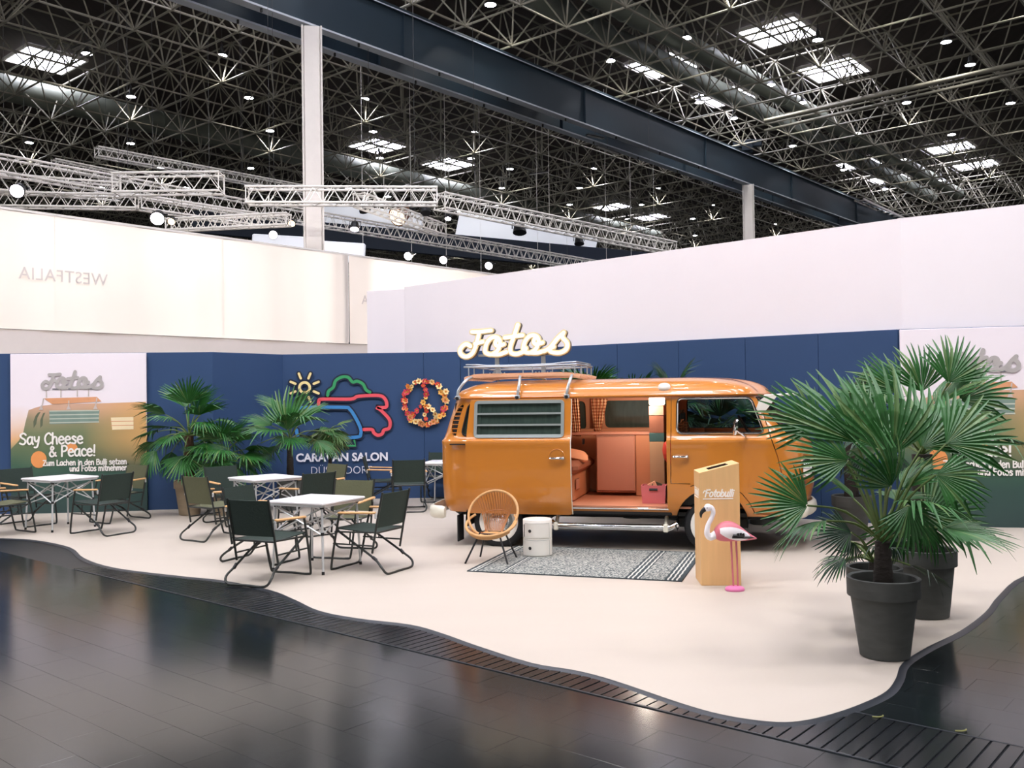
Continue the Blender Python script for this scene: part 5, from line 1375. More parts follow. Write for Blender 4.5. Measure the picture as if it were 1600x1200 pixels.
def make_table():
    t = empty('folding_table', (0, 0, 0)); h = .69; a = .345; t['category'] = 'table'
    MB().box((0, 0, h - .012), (2 * a, 2 * a, .024), ch=.006).build('tabletop', M['table_white'], t)
    q = MB()
    for s in (-1, 1): q.box((0, s * (a - .02), h - .034), (2 * a - .05, .025, .022)); q.box((s * (a - .02), 0, h - .034), (.025, 2 * a - .05, .022))
    q.build('top_frame', M['alu'], t)
    l = .30
    for sx in (-1, 1):
        for sy_ in (-1, 1):
            g = MB(); g.tube([(sx * (l - .02), sy_ * (l - .02), h - .04), (sx * (l + .005), sy_ * (l + .005), .012)], .0115, n=8)
            lg_ = g.build('leg', M['alu'], t)
            g = MB(); g.tube([(sx * (l + .004), sy_ * (l + .004), .03), (sx * (l + .006), sy_ * (l + .006), 0)], .015, n=8); g.build('foot', M['black'], lg_)
            g = MB(); g.tube([(sx * (l - .012), sy_ * (l - .012), .40), (sx * (l - .01), sy_ * (l - .01), .37)], .018, n=8); g.build('slider', M['black'], lg_)
            g = MB(); g.box((sx * (l - .02), sy_ * (l - .02), h - .05), (.035, .035, .035), ch=.006); g.build('corner_joint', M['black'], lg_)
    for k_ in range(4):
        ca, sa = math.cos(k_ * PI / 2), math.sin(k_ * PI / 2); rot = lambda x, y, z: (x * ca - y * sa, x * sa + y * ca, z)
        for s in (-1, 1):
            g = MB(); g.tube([rot(-s * (l - .03), l - .012 - .008 * s, h - .06), rot(s * (l - .03), l - .012 - .008 * s, .385)], .008, n=6); g.build('brace', M['alu'], t)
    for s in (-1, 1):
        g = MB(); g.tube([(-s * (l - .04), -(l - .04), .36), (s * (l - .04), (l - .04), h - .08)], .008, n=6); g.build('brace', M['alu'], t)
    return t
T0 = None
for x, y, a, lb in ((-1.97, 9.30, -26, 'white square folding table nearest the camera, among the front chairs'), (-6.11, 12.53, -32, 'white square folding table in front of the Say Cheese poster'),
                    (-3.23, 12.08, -46, 'white square folding table in the middle, in front of the potted palms'), (-1.02, 14.55, -10, 'white folding table half hidden behind the rear of the bus')):
    if T0 is None: t = T0 = make_table()
    else: t = copy_tree(T0)
    t.location = (x, y, FZ); t.rotation_euler = (0, 0, R(a)); tag(t, lb, 'table', 'white folding tables')
for c in (
    (-2.28, 8.72, 66, 'dkgreen', 'dark green canvas chair nearest the camera, seen from behind at the front table'),
    (-1.43, 9.19, 153, 'dkgreen', 'dark canvas chair facing left on the right side of the front table'),
    (-1.86, 10.08, 254, 'olive', 'olive canvas chair on the far side of the front table, facing the camera'),
    (-2.63, 9.72, -24, 'dkgreen', 'dark canvas chair half hidden behind the nearest chair, left of the front table'),
    (-2.62, 11.72, 134, 'dkgreen', 'dark canvas chair facing left at the right side of the middle table'),
    (-3.66, 11.45, 57, 'olive', 'olive canvas chair in front of the left palm pot, at the middle table'),
    (-3.86, 12.72, -46, 'dkgreen', 'dark canvas chair behind the middle table, under the low palm'),
    (-2.70, 12.85, 224, 'olive', 'olive canvas chair behind the middle table, under the logo lettering'),
    (-6.58, 11.98, 58, 'olive', 'olive canvas chair cut by the left picture edge at the left table'),
    (-6.76, 12.95, -32, 'dkgreen', 'dark canvas chair on the far left side of the left table, by the poster edge'),
    (-5.32, 11.99, 152, 'dkgreen', 'dark canvas chair facing left on the right side of the left table'),
    (-5.62, 13.22, 238, 'olive', 'olive canvas chair hidden behind the dark one at the poster'),
    (-1.58, 14.02, 97, 'dkgreen', 'dark canvas chair seen from behind just left of the bus tail'),
    (-2.02, 14.62, 5, 'dkgreen', 'dark canvas chair in the shade under the lettering, left of the bus tail table'),
    (-1.22, 15.24, 262, 'dkgreen', 'dark canvas chair at the wall behind the table by the bus tail')):
    chair(*c)

# rattan round chair ------------------------------------------------
rc = empty('rattan_chair', (-.22, 9.55, FZ), R(-16), 'round rattan chair with black metal legs standing by the rear bus wheel', 'chair')
RR = .262
def circ(c, r_, tilt, a0=0, a1=360, n=40, ry=None):
    out = []
    for i in range(n + 1):
        a = R(a0 + (a1 - a0) * i / n); x = r_ * math.cos(a); v = (ry or r_) * math.sin(a)
        out.append(Vector((c[0] + x, c[1] + v * math.cos(tilt), c[2] + v * math.sin(tilt))))
    return out
tilt = R(57)
rim = circ((0, .02, .48), RR, tilt)[:-1]
MB().tube(rim, .014, n=8, closed=True).build('back_hoop', M['rattan'], rc)
low = circ((0, -.05, .395), RR * .99, R(24), 35, -215)
MB().tube(low, .014, n=8).build('seat_hoop', M['rattan'], rc)
for q_ in range(3):
    k_ = MB(); k_.tube([(p.x * (1 - .03 * q_), p.y + .012 * q_, p.z - .016 * q_) for p in low[10:31]], .010, n=6); k_.build('seat_cane', M['rattan'], rc)
base = circ((0, .01, .285), .095, 0)
MB().tube(base[:-1], .009, n=6, closed=True).build('base_ring', M['rattan'], rc)
mid = circ((0, .075, .44), .155, R(20), 15, 165)
MB().tube(mid, .006, n=6).build('cross_cane', M['rattan_thin'], rc)
for i in range(17):
    a = 38 + 104 * i / 16
    top = Vector((RR * math.cos(R(a)), .02 + RR * math.sin(R(a)) * math.cos(tilt), .48 + RR * math.sin(R(a)) * math.sin(tilt)))
    m_ = Vector((.155 * math.cos(R(15 + 150 * i / 16)) * .95, .075 + .155 * math.sin(R(15 + 150 * i / 16)) * .94, .44 + .05 * math.sin(R(15 + 150 * i / 16))))
    b_ = Vector((.095 * math.cos(R(20 + 140 * i / 16)), .01 + .095 * math.sin(R(20 + 140 * i / 16)), .287))
    MB().tube(smooth3([top, m_, b_], 4), .0045, n=5).build('cane', M['rattan_thin'], rc)
for i in range(14):
    a = 200 + 140 * i / 13
    top = Vector((RR * math.cos(R(a)), -.05 + RR * math.sin(R(a)) * math.cos(R(24)), .395 + RR * math.sin(R(a)) * math.sin(R(24))))
    b_ = Vector((.095 * math.cos(R(a)), .01 + .095 * math.sin(R(a)), .287))
    MB().tube([top, (top + b_) / 2 + Vector((0, 0, -.03)), b_], .0045, n=5).build('cane', M['rattan_thin'], rc)
for sx in (-1, 1):
    for s in (-1, 1):
        MB().tube([(sx * .10, s * .09 - .02, .30), (sx * (.225 if s < 0 else .20), s * .21 - .02, 0)], .010, n=8).build('leg', M['black'], rc)
MB().tube([(-.13, -.11, .285), (.13, -.11, .285), (.13, .07, .285), (-.13, .07, .285)], .009, n=6, closed=True).build('leg_ring', M['black'], rc)
MB().lathe([(.09, .27), (.10, .285), (.05, .29)], n=16, c=(0, 0, 0)).build('seat_plate', M['rattan'], rc)

# white round cabinet ------------------------------------------------
RUGZ = .024
cb = empty('round_cabinet', (.246, 9.83, RUGZ), R(-2), 'small white round two-door cabinet standing on the grey rug', 'cabinet')
r_ = .153
MB().lathe([(r_ - .006, 0), (r_, .004), (r_, .178), (r_ - .004, .180), (r_ - .004, .184), (r_, .186), (r_, .372), (r_ - .005, .379), (r_ - .03, .381), (0, .381)], n=48).build('body', M['cream'], cb, angle=50)
for z0, z1 in ((.014, .170), (.196, .345)):
    a0, a1 = R(212), R(322); n_ = 20; vs = []; fs = []
    for i in range(n_ + 1):
        a = a0 + (a1 - a0) * i / n_
        for rr_ in (r_ - .004, r_ + .004):
            for z in (z0, z1): vs.append((rr_ * math.cos(a), rr_ * math.sin(a), z))
    for i in range(n_):
        a = i * 4; b = a + 4; fs += [(a + 2, b + 2, b + 3, a + 3), (a + 1, a + 3, b + 3, b + 1), (a, b, b + 2, a + 2)]
    fs += [(0, 2, 3, 1), (n_ * 4, n_ * 4 + 1, n_ * 4 + 3, n_ * 4 + 2)]
    q = MB(); q.add(vs, fs); d_ = q.build('door', M['cream'], cb, angle=50)
    MB().tube([((r_ + .0045) * math.cos(a0 + (a1 - a0) * i / 20), (r_ + .0045) * math.sin(a0 + (a1 - a0) * i / 20), z1) for i in range(21)], .0016, n=4).build('door_gap', M['grey_alu'], d_)
    MB().tube([((r_ + .0045) * math.cos(a1), (r_ + .0045) * math.sin(a1), z0), ((r_ + .0045) * math.cos(a1), (r_ + .0045) * math.sin(a1), z1)], .0016, n=4).build('door_gap', M['grey_alu'], d_)
    ah = R(240); c_ = Vector(((r_ + .003) * math.cos(ah), (r_ + .003) * math.sin(ah), (z0 + z1) / 2 - .005))
    dir_ = Vector((math.cos(ah), math.sin(ah), 0))
    MB().tube([c_ - dir_ * .01, c_ + dir_ * .003], .0175, n=16).build('finger_hole', M['black'], d_)
MB().tube([((r_ + .001) * math.cos(R(208)), (r_ + .001) * math.sin(R(208)), .20), ((r_ + .001) * math.cos(R(208)), (r_ + .001) * math.sin(R(208)), .33)], .0045, n=6).build('slot', M['black'], cb)

# woven rug -----------------------------------------------------------
m = bpy.data.materials.new('rug_weave'); m.use_nodes = True; nt = m.node_tree; b = nt.nodes['Principled BSDF']; b.inputs['Roughness'].default_value = .95
tc = nt.nodes.new('ShaderNodeTexCoord'); sp = nt.nodes.new('ShaderNodeSeparateXYZ'); nt.links.new(tc.outputs['Object'], sp.inputs[0])
vo = nt.nodes.new('ShaderNodeTexVoronoi'); vo.inputs['Scale'].default_value = 42; vo.inputs['Randomness'].default_value = .75; nt.links.new(tc.outputs['Object'], vo.inputs['Vector'])
nz = nt.nodes.new('ShaderNodeTexNoise'); nz.inputs['Scale'].default_value = 28; nt.links.new(tc.outputs['Object'], nz.inputs['Vector'])
ad = nt.nodes.new('ShaderNodeMath'); ad.operation = 'MULTIPLY'; nt.links.new(vo.outputs['Distance'], ad.inputs[0]); nt.links.new(nz.outputs['Fac'], ad.inputs[1])
rp = nt.nodes.new('ShaderNodeValToRGB'); set_ramp(rp, [(.04, (196, 194, 184)), (.18, (150, 152, 146)), (.32, (78, 86, 88))]); nt.links.new(ad.outputs[0], rp.inputs[0])
st = nt.nodes.new('ShaderNodeValToRGB'); st.color_ramp.interpolation = 'CONSTANT'
LX = 2.05
bands = [(0.0, 0), (.010, 2), (.020, 0), (.03, 2), (.037, 0), (.05, 1), (.155, 0), (.165, 2), (.172, 0), (.18, 2), (.187, 0), (.195, 1), (.745, 0), (.757, 2), (.765, 0), (.777, 2), (.785, 0), (.797, 2), (.805, 0), (.815, 1), (.918, 0), (.93, 2), (.938, 0), (.95, 2), (.958, 0), (.97, 2), (.978, 0)]
cm_ = {0: (0, 0, 0), 1: (.5, .5, .5), 2: (1, 1, 1)}
e = st.color_ramp.elements
while len(e) > 1: e.remove(e[-1])
e[0].position = 0; e[0].color = (0, 0, 0, 1)
for p, v in bands[1:]:
    q = e.new(p); q.color = (*cm_[v], 1)
# a wavy stripe edge
wv = nt.nodes.new('ShaderNodeMath'); wv.operation = 'SINE'; mw = nt.nodes.new('ShaderNodeMath'); mw.operation = 'MULTIPLY'; mw.inputs[1].default_value = 34; nt.links.new(sp.outputs['Y'], mw.inputs[0]); nt.links.new(mw.outputs[0], wv.inputs[0])
w2 = nt.nodes.new('ShaderNodeMath'); w2.operation = 'MULTIPLY_ADD'; w2.inputs[1].default_value = .0025; nt.links.new(wv.outputs[0], w2.inputs[0]); nt.links.new(sp.outputs['X'], w2.inputs[2])
dv = nt.nodes.new('ShaderNodeMath'); dv.operation = 'MULTIPLY_ADD'; dv.inputs[1].default_value = 1 / LX; dv.inputs[2].default_value = .5; nt.links.new(w2.outputs[0], dv.inputs[0]); nt.links.new(dv.outputs[0], st.inputs[0])
g1 = nt.nodes.new('ShaderNodeMath'); g1.operation = 'GREATER_THAN'; g1.inputs[1].default_value = .3; g2 = nt.nodes.new('ShaderNodeMath'); g2.operation = 'GREATER_THAN'; g2.inputs[1].default_value = .8
nt.links.new(st.outputs[0], g1.inputs[0]); nt.links.new(st.outputs[0], g2.inputs[0])
m1_ = nt.nodes.new('ShaderNodeMix'); m1_.data_type = 'RGBA'; m1_.inputs[6].default_value = rgb((58, 68, 72)); nt.links.new(g1.outputs[0], m1_.inputs[0]); nt.links.new(rp.outputs[0], m1_.inputs[7])
m2_ = nt.nodes.new('ShaderNodeMix'); m2_.data_type = 'RGBA'; m2_.inputs[7].default_value = rgb((196, 196, 188)); nt.links.new(g2.outputs[0], m2_.inputs[0]); nt.links.new(m1_.outputs[2], m2_.inputs[6]); nt.links.new(m2_.outputs[2], b.inputs['Base Color'])
bp = nt.nodes.new('ShaderNodeBump'); bp.inputs['Strength'].default_value = .5; bp.inputs['Distance'].default_value = .004; nt.links.new(ad.outputs[0], bp.inputs['Height']); nt.links.new(bp.outputs[0], b.inputs['Normal'])
rgx = empty('woven_rug', (.762, 9.38, FZ), R(-18.3), 'grey woven rug with striped ends lying in front of the bus door', 'rug')
q = MB(); q.box((0, 0, .004), (LX, 1.56, .008), ch=.003); q.build('weave', m, rgx)
M['rug_edge'] = mat('rug_edge', (44, 52, 56), .95, var=.2, scale=30)
q = MB(); q.tube([(-LX / 2, -.78, .005), (LX / 2, -.78, .005), (LX / 2, .78, .005), (-LX / 2, .78, .005)], .007, n=5, closed=True); q.build('binding', M['rug_edge'], rgx)

# wooden kiosk ---------------------------------------------------------
ko = empty('wooden_kiosk', (1.63, 8.14, FZ), math.atan2(-.02, .34), 'tall pale wooden stele with a slanted slotted top and white lettering', 'kiosk')
KW, KD = .345, .36
hz = lambda x, y: .985 + .085 * x / KW + .0 * y
mb = MB()
sx0, sx1, sy0, sy1 = .09, .265, .07, .24
top = lambda x, y, d=0: (x, y, hz(x, y) + d)
B4 = [(0, 0, 0), (KW, 0, 0), (KW, KD, 0), (0, KD, 0)]
T4 = [top(0, 0), top(KW, 0), top(KW, KD), top(0, KD)]
H4 = [top(sx0, sy0), top(sx1, sy0), top(sx1, sy1), top(sx0, sy1)]
mb.add(B4 + T4 + H4, [(0, 1, 5, 4), (1, 2, 6, 5), (2, 3, 7, 6), (3, 0, 4, 7), (3, 2, 1, 0), (4, 5, 9, 8), (5, 6, 10, 9), (6, 7, 11, 10), (7, 4, 8, 11)])
o = mb.build('column_body', M['kiosk'], ko, smooth=False)
bv = o.modifiers.new('b', 'BEVEL'); bv.width = .004; bv.segments = 2; bv.limit_method = 'ANGLE'
D4 = [(x, y, z - .10) for x, y, z in H4]
mb = MB(); mb.add(H4 + D4, [(0, 1, 5, 4), (1, 2, 6, 5), (2, 3, 7, 6), (3, 0, 4, 7), (4, 5, 6, 7)]); mb.build('slot', M['kiosk_dark'], ko, smooth=False)
hand_text('lettering', 'Fotobulli', .062, .0115, M['print_white'], ko, .042, .775, -.002, .0005, shear=.25)
q = MB(); q.stroke([(.03, .756), (.285, .758)], .008, -.002, .0005, sm=False); q.stroke([(.03, .81), (.045, .83), (.06, .81)], .008, -.002, .0005); q.build('underline', M['print_white'], ko, smooth=False)
hand_text('lettering', 'Fotobulli', .062, .0115, M['print_white'], ko, .042, .775, -.002, .0005, shear=.25, fn=lambda x, y, z: (y, KD - x - .0, z))
q = MB(); q.stroke([(.03, .756), (.285, .758)], .008, -.002, .0005, sm=False, fn=lambda x, y, z: (y, KD - x, z)); q.build('underline', M['print_white'], ko, smooth=False)

# flamingo -----------------------------------------------------------------
fg = empty('flamingo_figure', (1.835, 7.93, FZ), R(0), 'pink and white flamingo figure standing in front of the wooden stele', 'figurine')
def body_ring(c, ry, rz_, tx, n=16):
    return [Vector((c[0], c[1] + ry * math.cos(2 * PI * i / n), c[2] + rz_ * math.sin(2 * PI * i / n))) for i in range(n)]
prof = [(-.135, .485, .012, .014), (-.125, .487, .042, .046), (-.09, .495, .066, .076), (-.03, .505, .08, .092), (.03, .502, .078, .088), (.09, .485, .062, .066), (.14, .462, .04, .042), (.19, .445, .02, .02), (.235, .438, .006, .007)]
vs = []; fs = []
for x, z, a, b_ in prof: vs += body_ring((x, 0, z), a, b_, 0)
for i in range(len(prof) - 1):
    for j in range(16): fs.append((i * 16 + j, i * 16 + (j + 1) % 16, (i + 1) * 16 + (j + 1) % 16, (i + 1) * 16 + j))
fs += [tuple(range(15, -1, -1)), tuple(range((len(prof) - 1) * 16, len(prof) * 16))]
q = MB(); q.add(vs, fs); o = q.build('body', M['fl_pink'], fg, angle=80); fixn(o); sm_ = o.modifiers.new('s', 'SUBSURF'); sm_.levels = 1; sm_.render_levels = 1
nk = smooth3([(-.115, 0, .48), (-.165, -.01, .455), (-.195, -.02, .49), (-.185, -.022, .56), (-.155, -.022, .62), (-.14, -.022, .675), (-.16, -.022, .712), (-.195, -.024, .712)], 4)
n_ = len(nk)
q = MB(); q.tube(nk, [.034 - .014 * min(1, i / (n_ * .45)) for i in range(n_)], n=12); q.build('neck', M['fl_white'], fg, angle=80)
q = MB(); q.lathe([(.0, -.034), (.02, -.028), (.031, -.01), (.032, .008), (.022, .026), (.0, .033)], n=14, axis='X', caps=False); hd = q.build('head', M['fl_white'], fg, angle=80); hd.location = (-.185, -.024, .708); hd.rotation_euler = (0, R(-28), 0); fixn(hd)
q = MB(); q.tube(smooth3([(-.205, -.024, .698), (-.228, -.024, .682), (-.245, -.024, .655), (-.243, -.024, .622)], 4), [.022, .021, .02, .019, .018, .017, .016, .015, .013, .011, .009, .006, .003], n=10); q.build('beak', M['black'], fg, angle=80)
for s in (-1, 1):
    q = MB(); q.lathe([(.0, -.005), (.005, 0), (0, .005)], n=8, axis='Y', caps=False); e_ = q.build('eye', M['black'], hd); e_.location = (-.01, s * .029, .006)
    # folded wing: white patch with black flight feathers, raised on the body side
    vs = []; fs = []; nu, nv = 12, 6
    for j in range(nv + 1):
        v = -1 + 2 * j / nv
        for i in range(nu + 1):
            u = i / nu; x = -.095 + .26 * u; hh = .055 * math.sin(PI * min(1, max(.02, u * .92 + .06))) ** .6
            zc = .515 - .055 * u; z = zc + v * hh
            k_ = np.interp(x, [p[0] for p in prof], [p[2] for p in prof]); kz = np.interp(x, [p[0] for p in prof], [p[3] for p in prof]); z0 = np.interp(x, [p[0] for p in prof], [p[1] for p in prof])
            yy = k_ * math.sqrt(max(.02, 1 - min(.97, ((z - z0) / kz) ** 2)))
            vs.append((x, s * (yy + .008), z))
    for j in range(nv):
        for i in range(nu): fs.append((j * (nu + 1) + i, j * (nu + 1) + i + 1, (j + 1) * (nu + 1) + i + 1, (j + 1) * (nu + 1) + i))
    q = MB(); q.add(vs, fs); wg = q.build('wing', M['fl_white'], fg, angle=80)
    def on_body(x, z, d):
        k_ = np.interp(x, [p[0] for p in prof], [p[2] for p in prof]); kz = np.interp(x, [p[0] for p in prof], [p[3] for p in prof]); z0 = np.interp(x, [p[0] for p in prof], [p[1] for p in prof])
        return (x, s * (k_ * math.sqrt(max(.03, 1 - min(.95, ((z - z0) / kz) ** 2))) + d), z)
    for (xa, za), (xb, zb) in (((.005, .462), (.20, .450)), ((.01, .478), (.11, .468)), ((.05, .495), (.06, .465)), ((.075, .497), (.083, .465)), ((.10, .492), (.106, .462))):
        q = MB(); q.tube([on_body(xa + (xb - xa) * k_ / 5, za + (zb - za) * k_ / 5, .012) for k_ in range(6)], [.010] * 5 + [.004], n=6); q.build('flight_feather', M['black'], wg)
for x, x2 in ((.012, .025), (.055, .062)):
    q = MB(); q.tube([(x, 0, .44), (x + .006, 0, .25), (x2, -.01, .02)], [.010, .0075, .0085], n=8); q.build('leg', M['fl_pink'], fg)
q = MB(); q.lathe([(.075, 0), (.08, .01), (.074, .026), (.05, .038), (.0, .042)], n=24, caps=True); bs = q.build('base', M['fl_pink2'], fg, angle=60); bs.location = (.035, -.01, 0); bs.scale = (1.05, .85, 1)

# ------------------------------------------------------------------ palms
def fan_mesh(name, nleaf, spread, fold, droop, seed, mset, wid=.06, slack=0.0):
    rn = random.Random(seed); mb = MB()
    for i in range(nleaf):
        th = -spread + 2 * spread * (i + .5) / nleaf + rn.uniform(-.02, .02)
        k_ = 1 - .30 * (abs(th) / spread) ** 2 + rn.uniform(-.05, .04)
        lf = 0 if rn.random() > .12 else 1
        pts = []; w_ = wid * k_
        bend = rn.random() < .22; bq = rn.uniform(.4, 1.1)
        hw = spread / nleaf
        for r_, ww in ((.03, 1.0), (.25, 1.0), (.5, 1.0), (.68, .80), (.86, .52), (.96, .28), (1.0, .05)):
            rr_ = r_ * k_; z = -droop * rr_ ** 2.2 + .16 * fold * abs(th) / spread * rr_
            if bend and r_ > .7: z -= (r_ - .7) * bq
            w2_ = max(.003, hw * min(rr_, .55) * ww) * 1.03
            c = Vector((math.sin(th) * rr_, math.cos(th) * rr_, z)); t_ = Vector((math.cos(th), -math.sin(th), 0))
            pts.append((c - t_ * w2_ + Vector((0, 0, w2_ * .55)), c, c + t_ * w2_ + Vector((0, 0, w2_ * .55))))
        vs = [p for q in pts for p in q]; fs = []
        for j in range(len(pts) - 1):
            a = j * 3; b = a + 3; fs += [(a, a + 1, b + 1, b), (a + 1, a + 2, b + 2, b + 1)]
        mb.add(vs, fs, lf)
    me = bpy.data.meshes.new(name); me.from_pydata(mb.v, [], mb.f); me.update()
    for m_ in mset: me.materials.append(m_)
    me.polygons.foreach_set('material_index', mb.m)
    return me
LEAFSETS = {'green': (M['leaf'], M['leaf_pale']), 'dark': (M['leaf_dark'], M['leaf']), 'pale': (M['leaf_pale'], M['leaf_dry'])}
FANS = {}
for nm, ms in LEAFSETS.items():
    FANS[nm] = [fan_mesh('frond', 20, R(72), .6, .14, 11, ms), fan_mesh('frond', 18, R(64), .5, .28, 12, ms), fan_mesh('frond', 24, R(92), .9, .20, 13, ms), fan_mesh('frond', 17, R(60), .4, .50, 14, ms)]
def frond(parent, org, base, hub, axis, normal, rad, kind, rnd, narrow=False):
    axis = axis.normalized(); n_ = (normal - axis * normal.dot(axis))
    n_ = n_.normalized() if n_.length > 1e-4 else axis.orthogonal().normalized(); x_ = axis.cross(n_).normalized()
    me = FANS[kind][rnd.choice((1, 3, 1, 0))] if narrow else rnd.choice(FANS[kind])
    o = bpy.data.objects.new('frond', me); COL.objects.link(o); o.parent = parent
    m_ = Matrix((x_, axis, n_)).transposed().to_4x4()
    o.matrix_local = Matrix.Translation(hub - org) @ m_ @ Matrix.Diagonal((rad, rad, rad, 1))
    mid = (base + hub) / 2 + Vector((0, 0, .12 * (hub - base).length))
    q = MB(); q.tube(smooth3([base - org, mid - org, hub - org], 4), [.010] * 5 + [.007] * 4, n=5); q.build('petiole', M['stem'], parent)
def potted_palm(x, y, pot_r, pot_h, tr_h, tr_r, label, kind, n, rad, seed, pm='pot', trunk='trunk', pet=.4, lo=-35, hi=82, manual=(), lean=(0, 0), z0=FZ, base_r=None, skip=None):
    rnd = random.Random(seed)
    org = Vector((x, y, z0)); t = empty('potted_palm', org, 0, label, 'plant', 'potted fan palms')
    br = base_r or pot_r * .66
    q = MB(); q.lathe([(br * .9, 0), (br, .005), (pot_r * .9, pot_h * .76), (pot_r * .99, pot_h * .765), (pot_r, pot_h * .99), (pot_r * .96, pot_h), (pot_r * .88, pot_h * .985), (pot_r * .86, pot_h * .80)], n=36, caps=False)
    q.lathe([(0, .002), (br * .9, .0)], n=36, caps=False); q.build('pot', M[pm], t, angle=40)
    q = MB(); q.lathe([(pot_r * .87, pot_h * .84), (pot_r * .5, pot_h * .87), (0, pot_h * .88)], n=24, caps=False); q.build('soil', M['soil'], t)
    h0 = pot_h * .84; k_ = 9
    pts = [(lean[0] * i / k_, lean[1] * i / k_, h0 + tr_h * i / k_) for i in range(k_ + 1)]
    q = MB(); q.tube(pts, [tr_r * (1.15 - .35 * i / k_ + (.06 if i % 2 else 0)) for i in range(k_ + 1)], n=12); q.build('trunk', M[trunk], t, angle=60)
    top = org + Vector((lean[0], lean[1], h0 + tr_h))
    for hub, tip, nrm in manual:
        frond(t, org, top, hub, tip - hub, nrm, (tip - hub).length, kind, rnd, True)
    for i in range(n):
        az = i * 2.39996 + rnd.uniform(-.25, .25); u = (i + .5) / n; el = R(hi + (lo - hi) * u ** .8 + rnd.uniform(-8, 8))
        d = Vector((math.cos(az) * math.cos(el), math.sin(az) * math.cos(el), math.sin(el)))
        pl_ = pet * rnd.uniform(.8, 1.15); hub = top + d * pl_ + Vector((0, 0, -.05 * pl_))
        ax = (d + Vector((0, 0, -.25 - .2 * u))).normalized(); up = Vector((0, 0, 1)) if el < 1.1 else Vector((-math.cos(az), -math.sin(az), .3))
        if skip and skip(hub + ax * rad * .9): continue
        frond(t, org, top, hub, ax, up + Vector((rnd.uniform(-.3, .3), rnd.uniform(-.3, .3), 0)), rad * rnd.uniform(.8, 1.1), kind, rnd)
    return t
def mf(hx, hy, tx, ty, y0, dy=0.0, up=.45):     # a frond whose hub and tip are known in space
    h = aty(hx, hy, y0); tp = aty(tx, ty, y0 + dy); return (h, tp, Vector((0, -1, up)))
# foreground group on the right
potted_palm(2.335, 5.90, .222, .50, .30, .055, 'front potted palm in a dark grey pot nearest the cream floor edge', 'green', 6, .40, 3, trunk='trunk_dark', pet=.40, lo=15, hi=75, base_r=.15, manual=[
    mf(1338, 692, 1288, 575, 5.75), mf(1392, 712, 1402, 575, 5.65, -.1), mf(1278, 668, 1196, 612, 5.9), mf(1262, 790, 1176, 762, 5.7), mf(1478, 694, 1588, 640, 5.8), mf(1462, 742, 1558, 765, 5.7, -.1),
    mf(1420, 790, 1436, 872, 5.6, -.1), mf(1325, 720, 1235, 690, 5.7), mf(1392, 760, 1380, 690, 5.4, -.2), mf(1440, 700, 1520, 600, 5.9, .1), mf(1370, 700, 1340, 600, 6.1, .2)])
potted_palm(3.06, 6.95, .228, .50, .78, .085, 'potted palm with a thick dark trunk behind the front palm on the right', 'green', 7, .46, 5, trunk='trunk_dark', pet=.42, lo=5, hi=75, base_r=.165, manual=[
    mf(1482, 598, 1510, 522, 6.8), mf(1440, 612, 1430, 535, 6.9), mf(1500, 625, 1582, 582, 6.9), mf(1447, 806, 1546, 786, 6.5), mf(1440, 815, 1508, 856, 6.5, -.1), mf(1402, 612, 1350, 560, 7.0), mf(1470, 660, 1560, 690, 6.6), mf(1405, 810, 1392, 890, 6.5)])
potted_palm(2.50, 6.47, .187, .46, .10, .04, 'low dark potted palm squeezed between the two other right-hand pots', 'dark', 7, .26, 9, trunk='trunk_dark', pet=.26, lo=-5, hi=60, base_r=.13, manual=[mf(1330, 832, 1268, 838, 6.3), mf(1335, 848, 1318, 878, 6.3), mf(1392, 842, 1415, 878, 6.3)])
onwall = lambda P: (P - Vector((P_D.x, P_D.y, 0))).dot(Vector((-RDIR.y, RDIR.x, 0))) > -.12
inbus = lambda P: onwall(P) or ((P - V0).dot(Vector((math.cos(VTH), math.sin(VTH), 0))) < 3.6 and abs((P - V0).dot(Vector((-math.sin(VTH), math.cos(VTH), 0)))) < 1.0)
potted_palm(3.86, 10.62, .22, .5, .75, .07, 'dark shaded palm standing between the bus nose and the right wall', 'dark', 24, .5, 21, trunk='trunk_dark', pet=.45, skip=inbus)
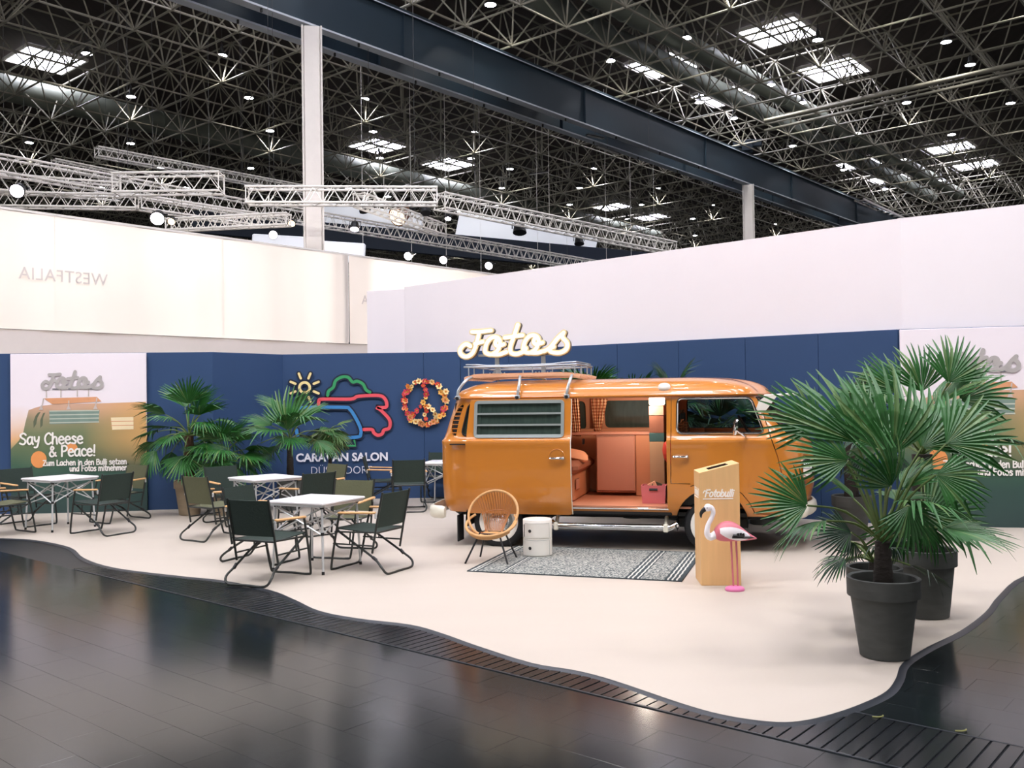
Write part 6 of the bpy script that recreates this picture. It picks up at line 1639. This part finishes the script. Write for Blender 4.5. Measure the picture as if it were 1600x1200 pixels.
# behind the bus
NV = Vector((math.sin(-VTH), math.cos(-VTH), 0))
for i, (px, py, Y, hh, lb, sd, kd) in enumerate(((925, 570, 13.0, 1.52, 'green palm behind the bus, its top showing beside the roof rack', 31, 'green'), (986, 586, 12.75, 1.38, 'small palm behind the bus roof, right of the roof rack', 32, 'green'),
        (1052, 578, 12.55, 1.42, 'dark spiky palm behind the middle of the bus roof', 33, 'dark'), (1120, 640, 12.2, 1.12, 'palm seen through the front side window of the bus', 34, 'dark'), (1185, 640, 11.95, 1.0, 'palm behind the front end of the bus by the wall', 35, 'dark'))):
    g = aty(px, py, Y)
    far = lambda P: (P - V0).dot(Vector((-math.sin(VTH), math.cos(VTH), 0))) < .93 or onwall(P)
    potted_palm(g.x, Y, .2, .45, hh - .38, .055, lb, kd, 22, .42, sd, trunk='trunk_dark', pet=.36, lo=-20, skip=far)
# group by the logo wall
nearwall = lambda P: P.y > (14.45 if P.x < -4.75 else 14.5 + (P.x + 4.75) * 1.25 if P.x < -3.95 else 15.55)
potted_palm(-4.82, 13.83, .225, .52, .74, .075, 'tall potted palm in a tan pot between the poster and the logo wall', 'green', 24, .48, 41, pm='pot2', pet=.46, lo=-32, skip=nearwall)
potted_palm(-4.28, 13.75, .18, .40, .48, .05, 'short potted palm right of the tall one, behind the middle table', 'green', 22, .44, 42, pm='pot2', pet=.34, lo=-25, skip=nearwall)
potted_palm(-3.42, 14.25, .2, .45, .70, .05, 'potted palm in front of the sun of the painted logo', 'green', 15, .50, 43, pet=.42, trunk='trunk_dark', lo=-8, skip=nearwall, manual=[mf(449, 672, 452, 604, 14.0, -.05)])
potted_palm(-2.90, 14.72, .17, .4, .86, .03, 'thin palm with drooping yellowish leaves before the caravan outline', 'pale', 13, .36, 44, pet=.12, trunk='trunk_dark', lo=-75, hi=45, skip=nearwall)
# small scraps on the dark floor
for px, py, lb in ((1372, 1123, 'small yellow scrap on the duct cover near the floor edge'), (1502, 1145, 'small yellow scrap on the black floor at the end of the duct cover')):
    g = at(px, py); q = MB(); q.tube(smooth3([(-.03, 0, .003), (0, -.008, .004), (.025, .004, .003), (.032, .016, .003)]), .004, n=5); tag(q.build('tape_scrap', M['leaf_dry'], loc=(g.x, g.y, .008)), lb, 'scrap')
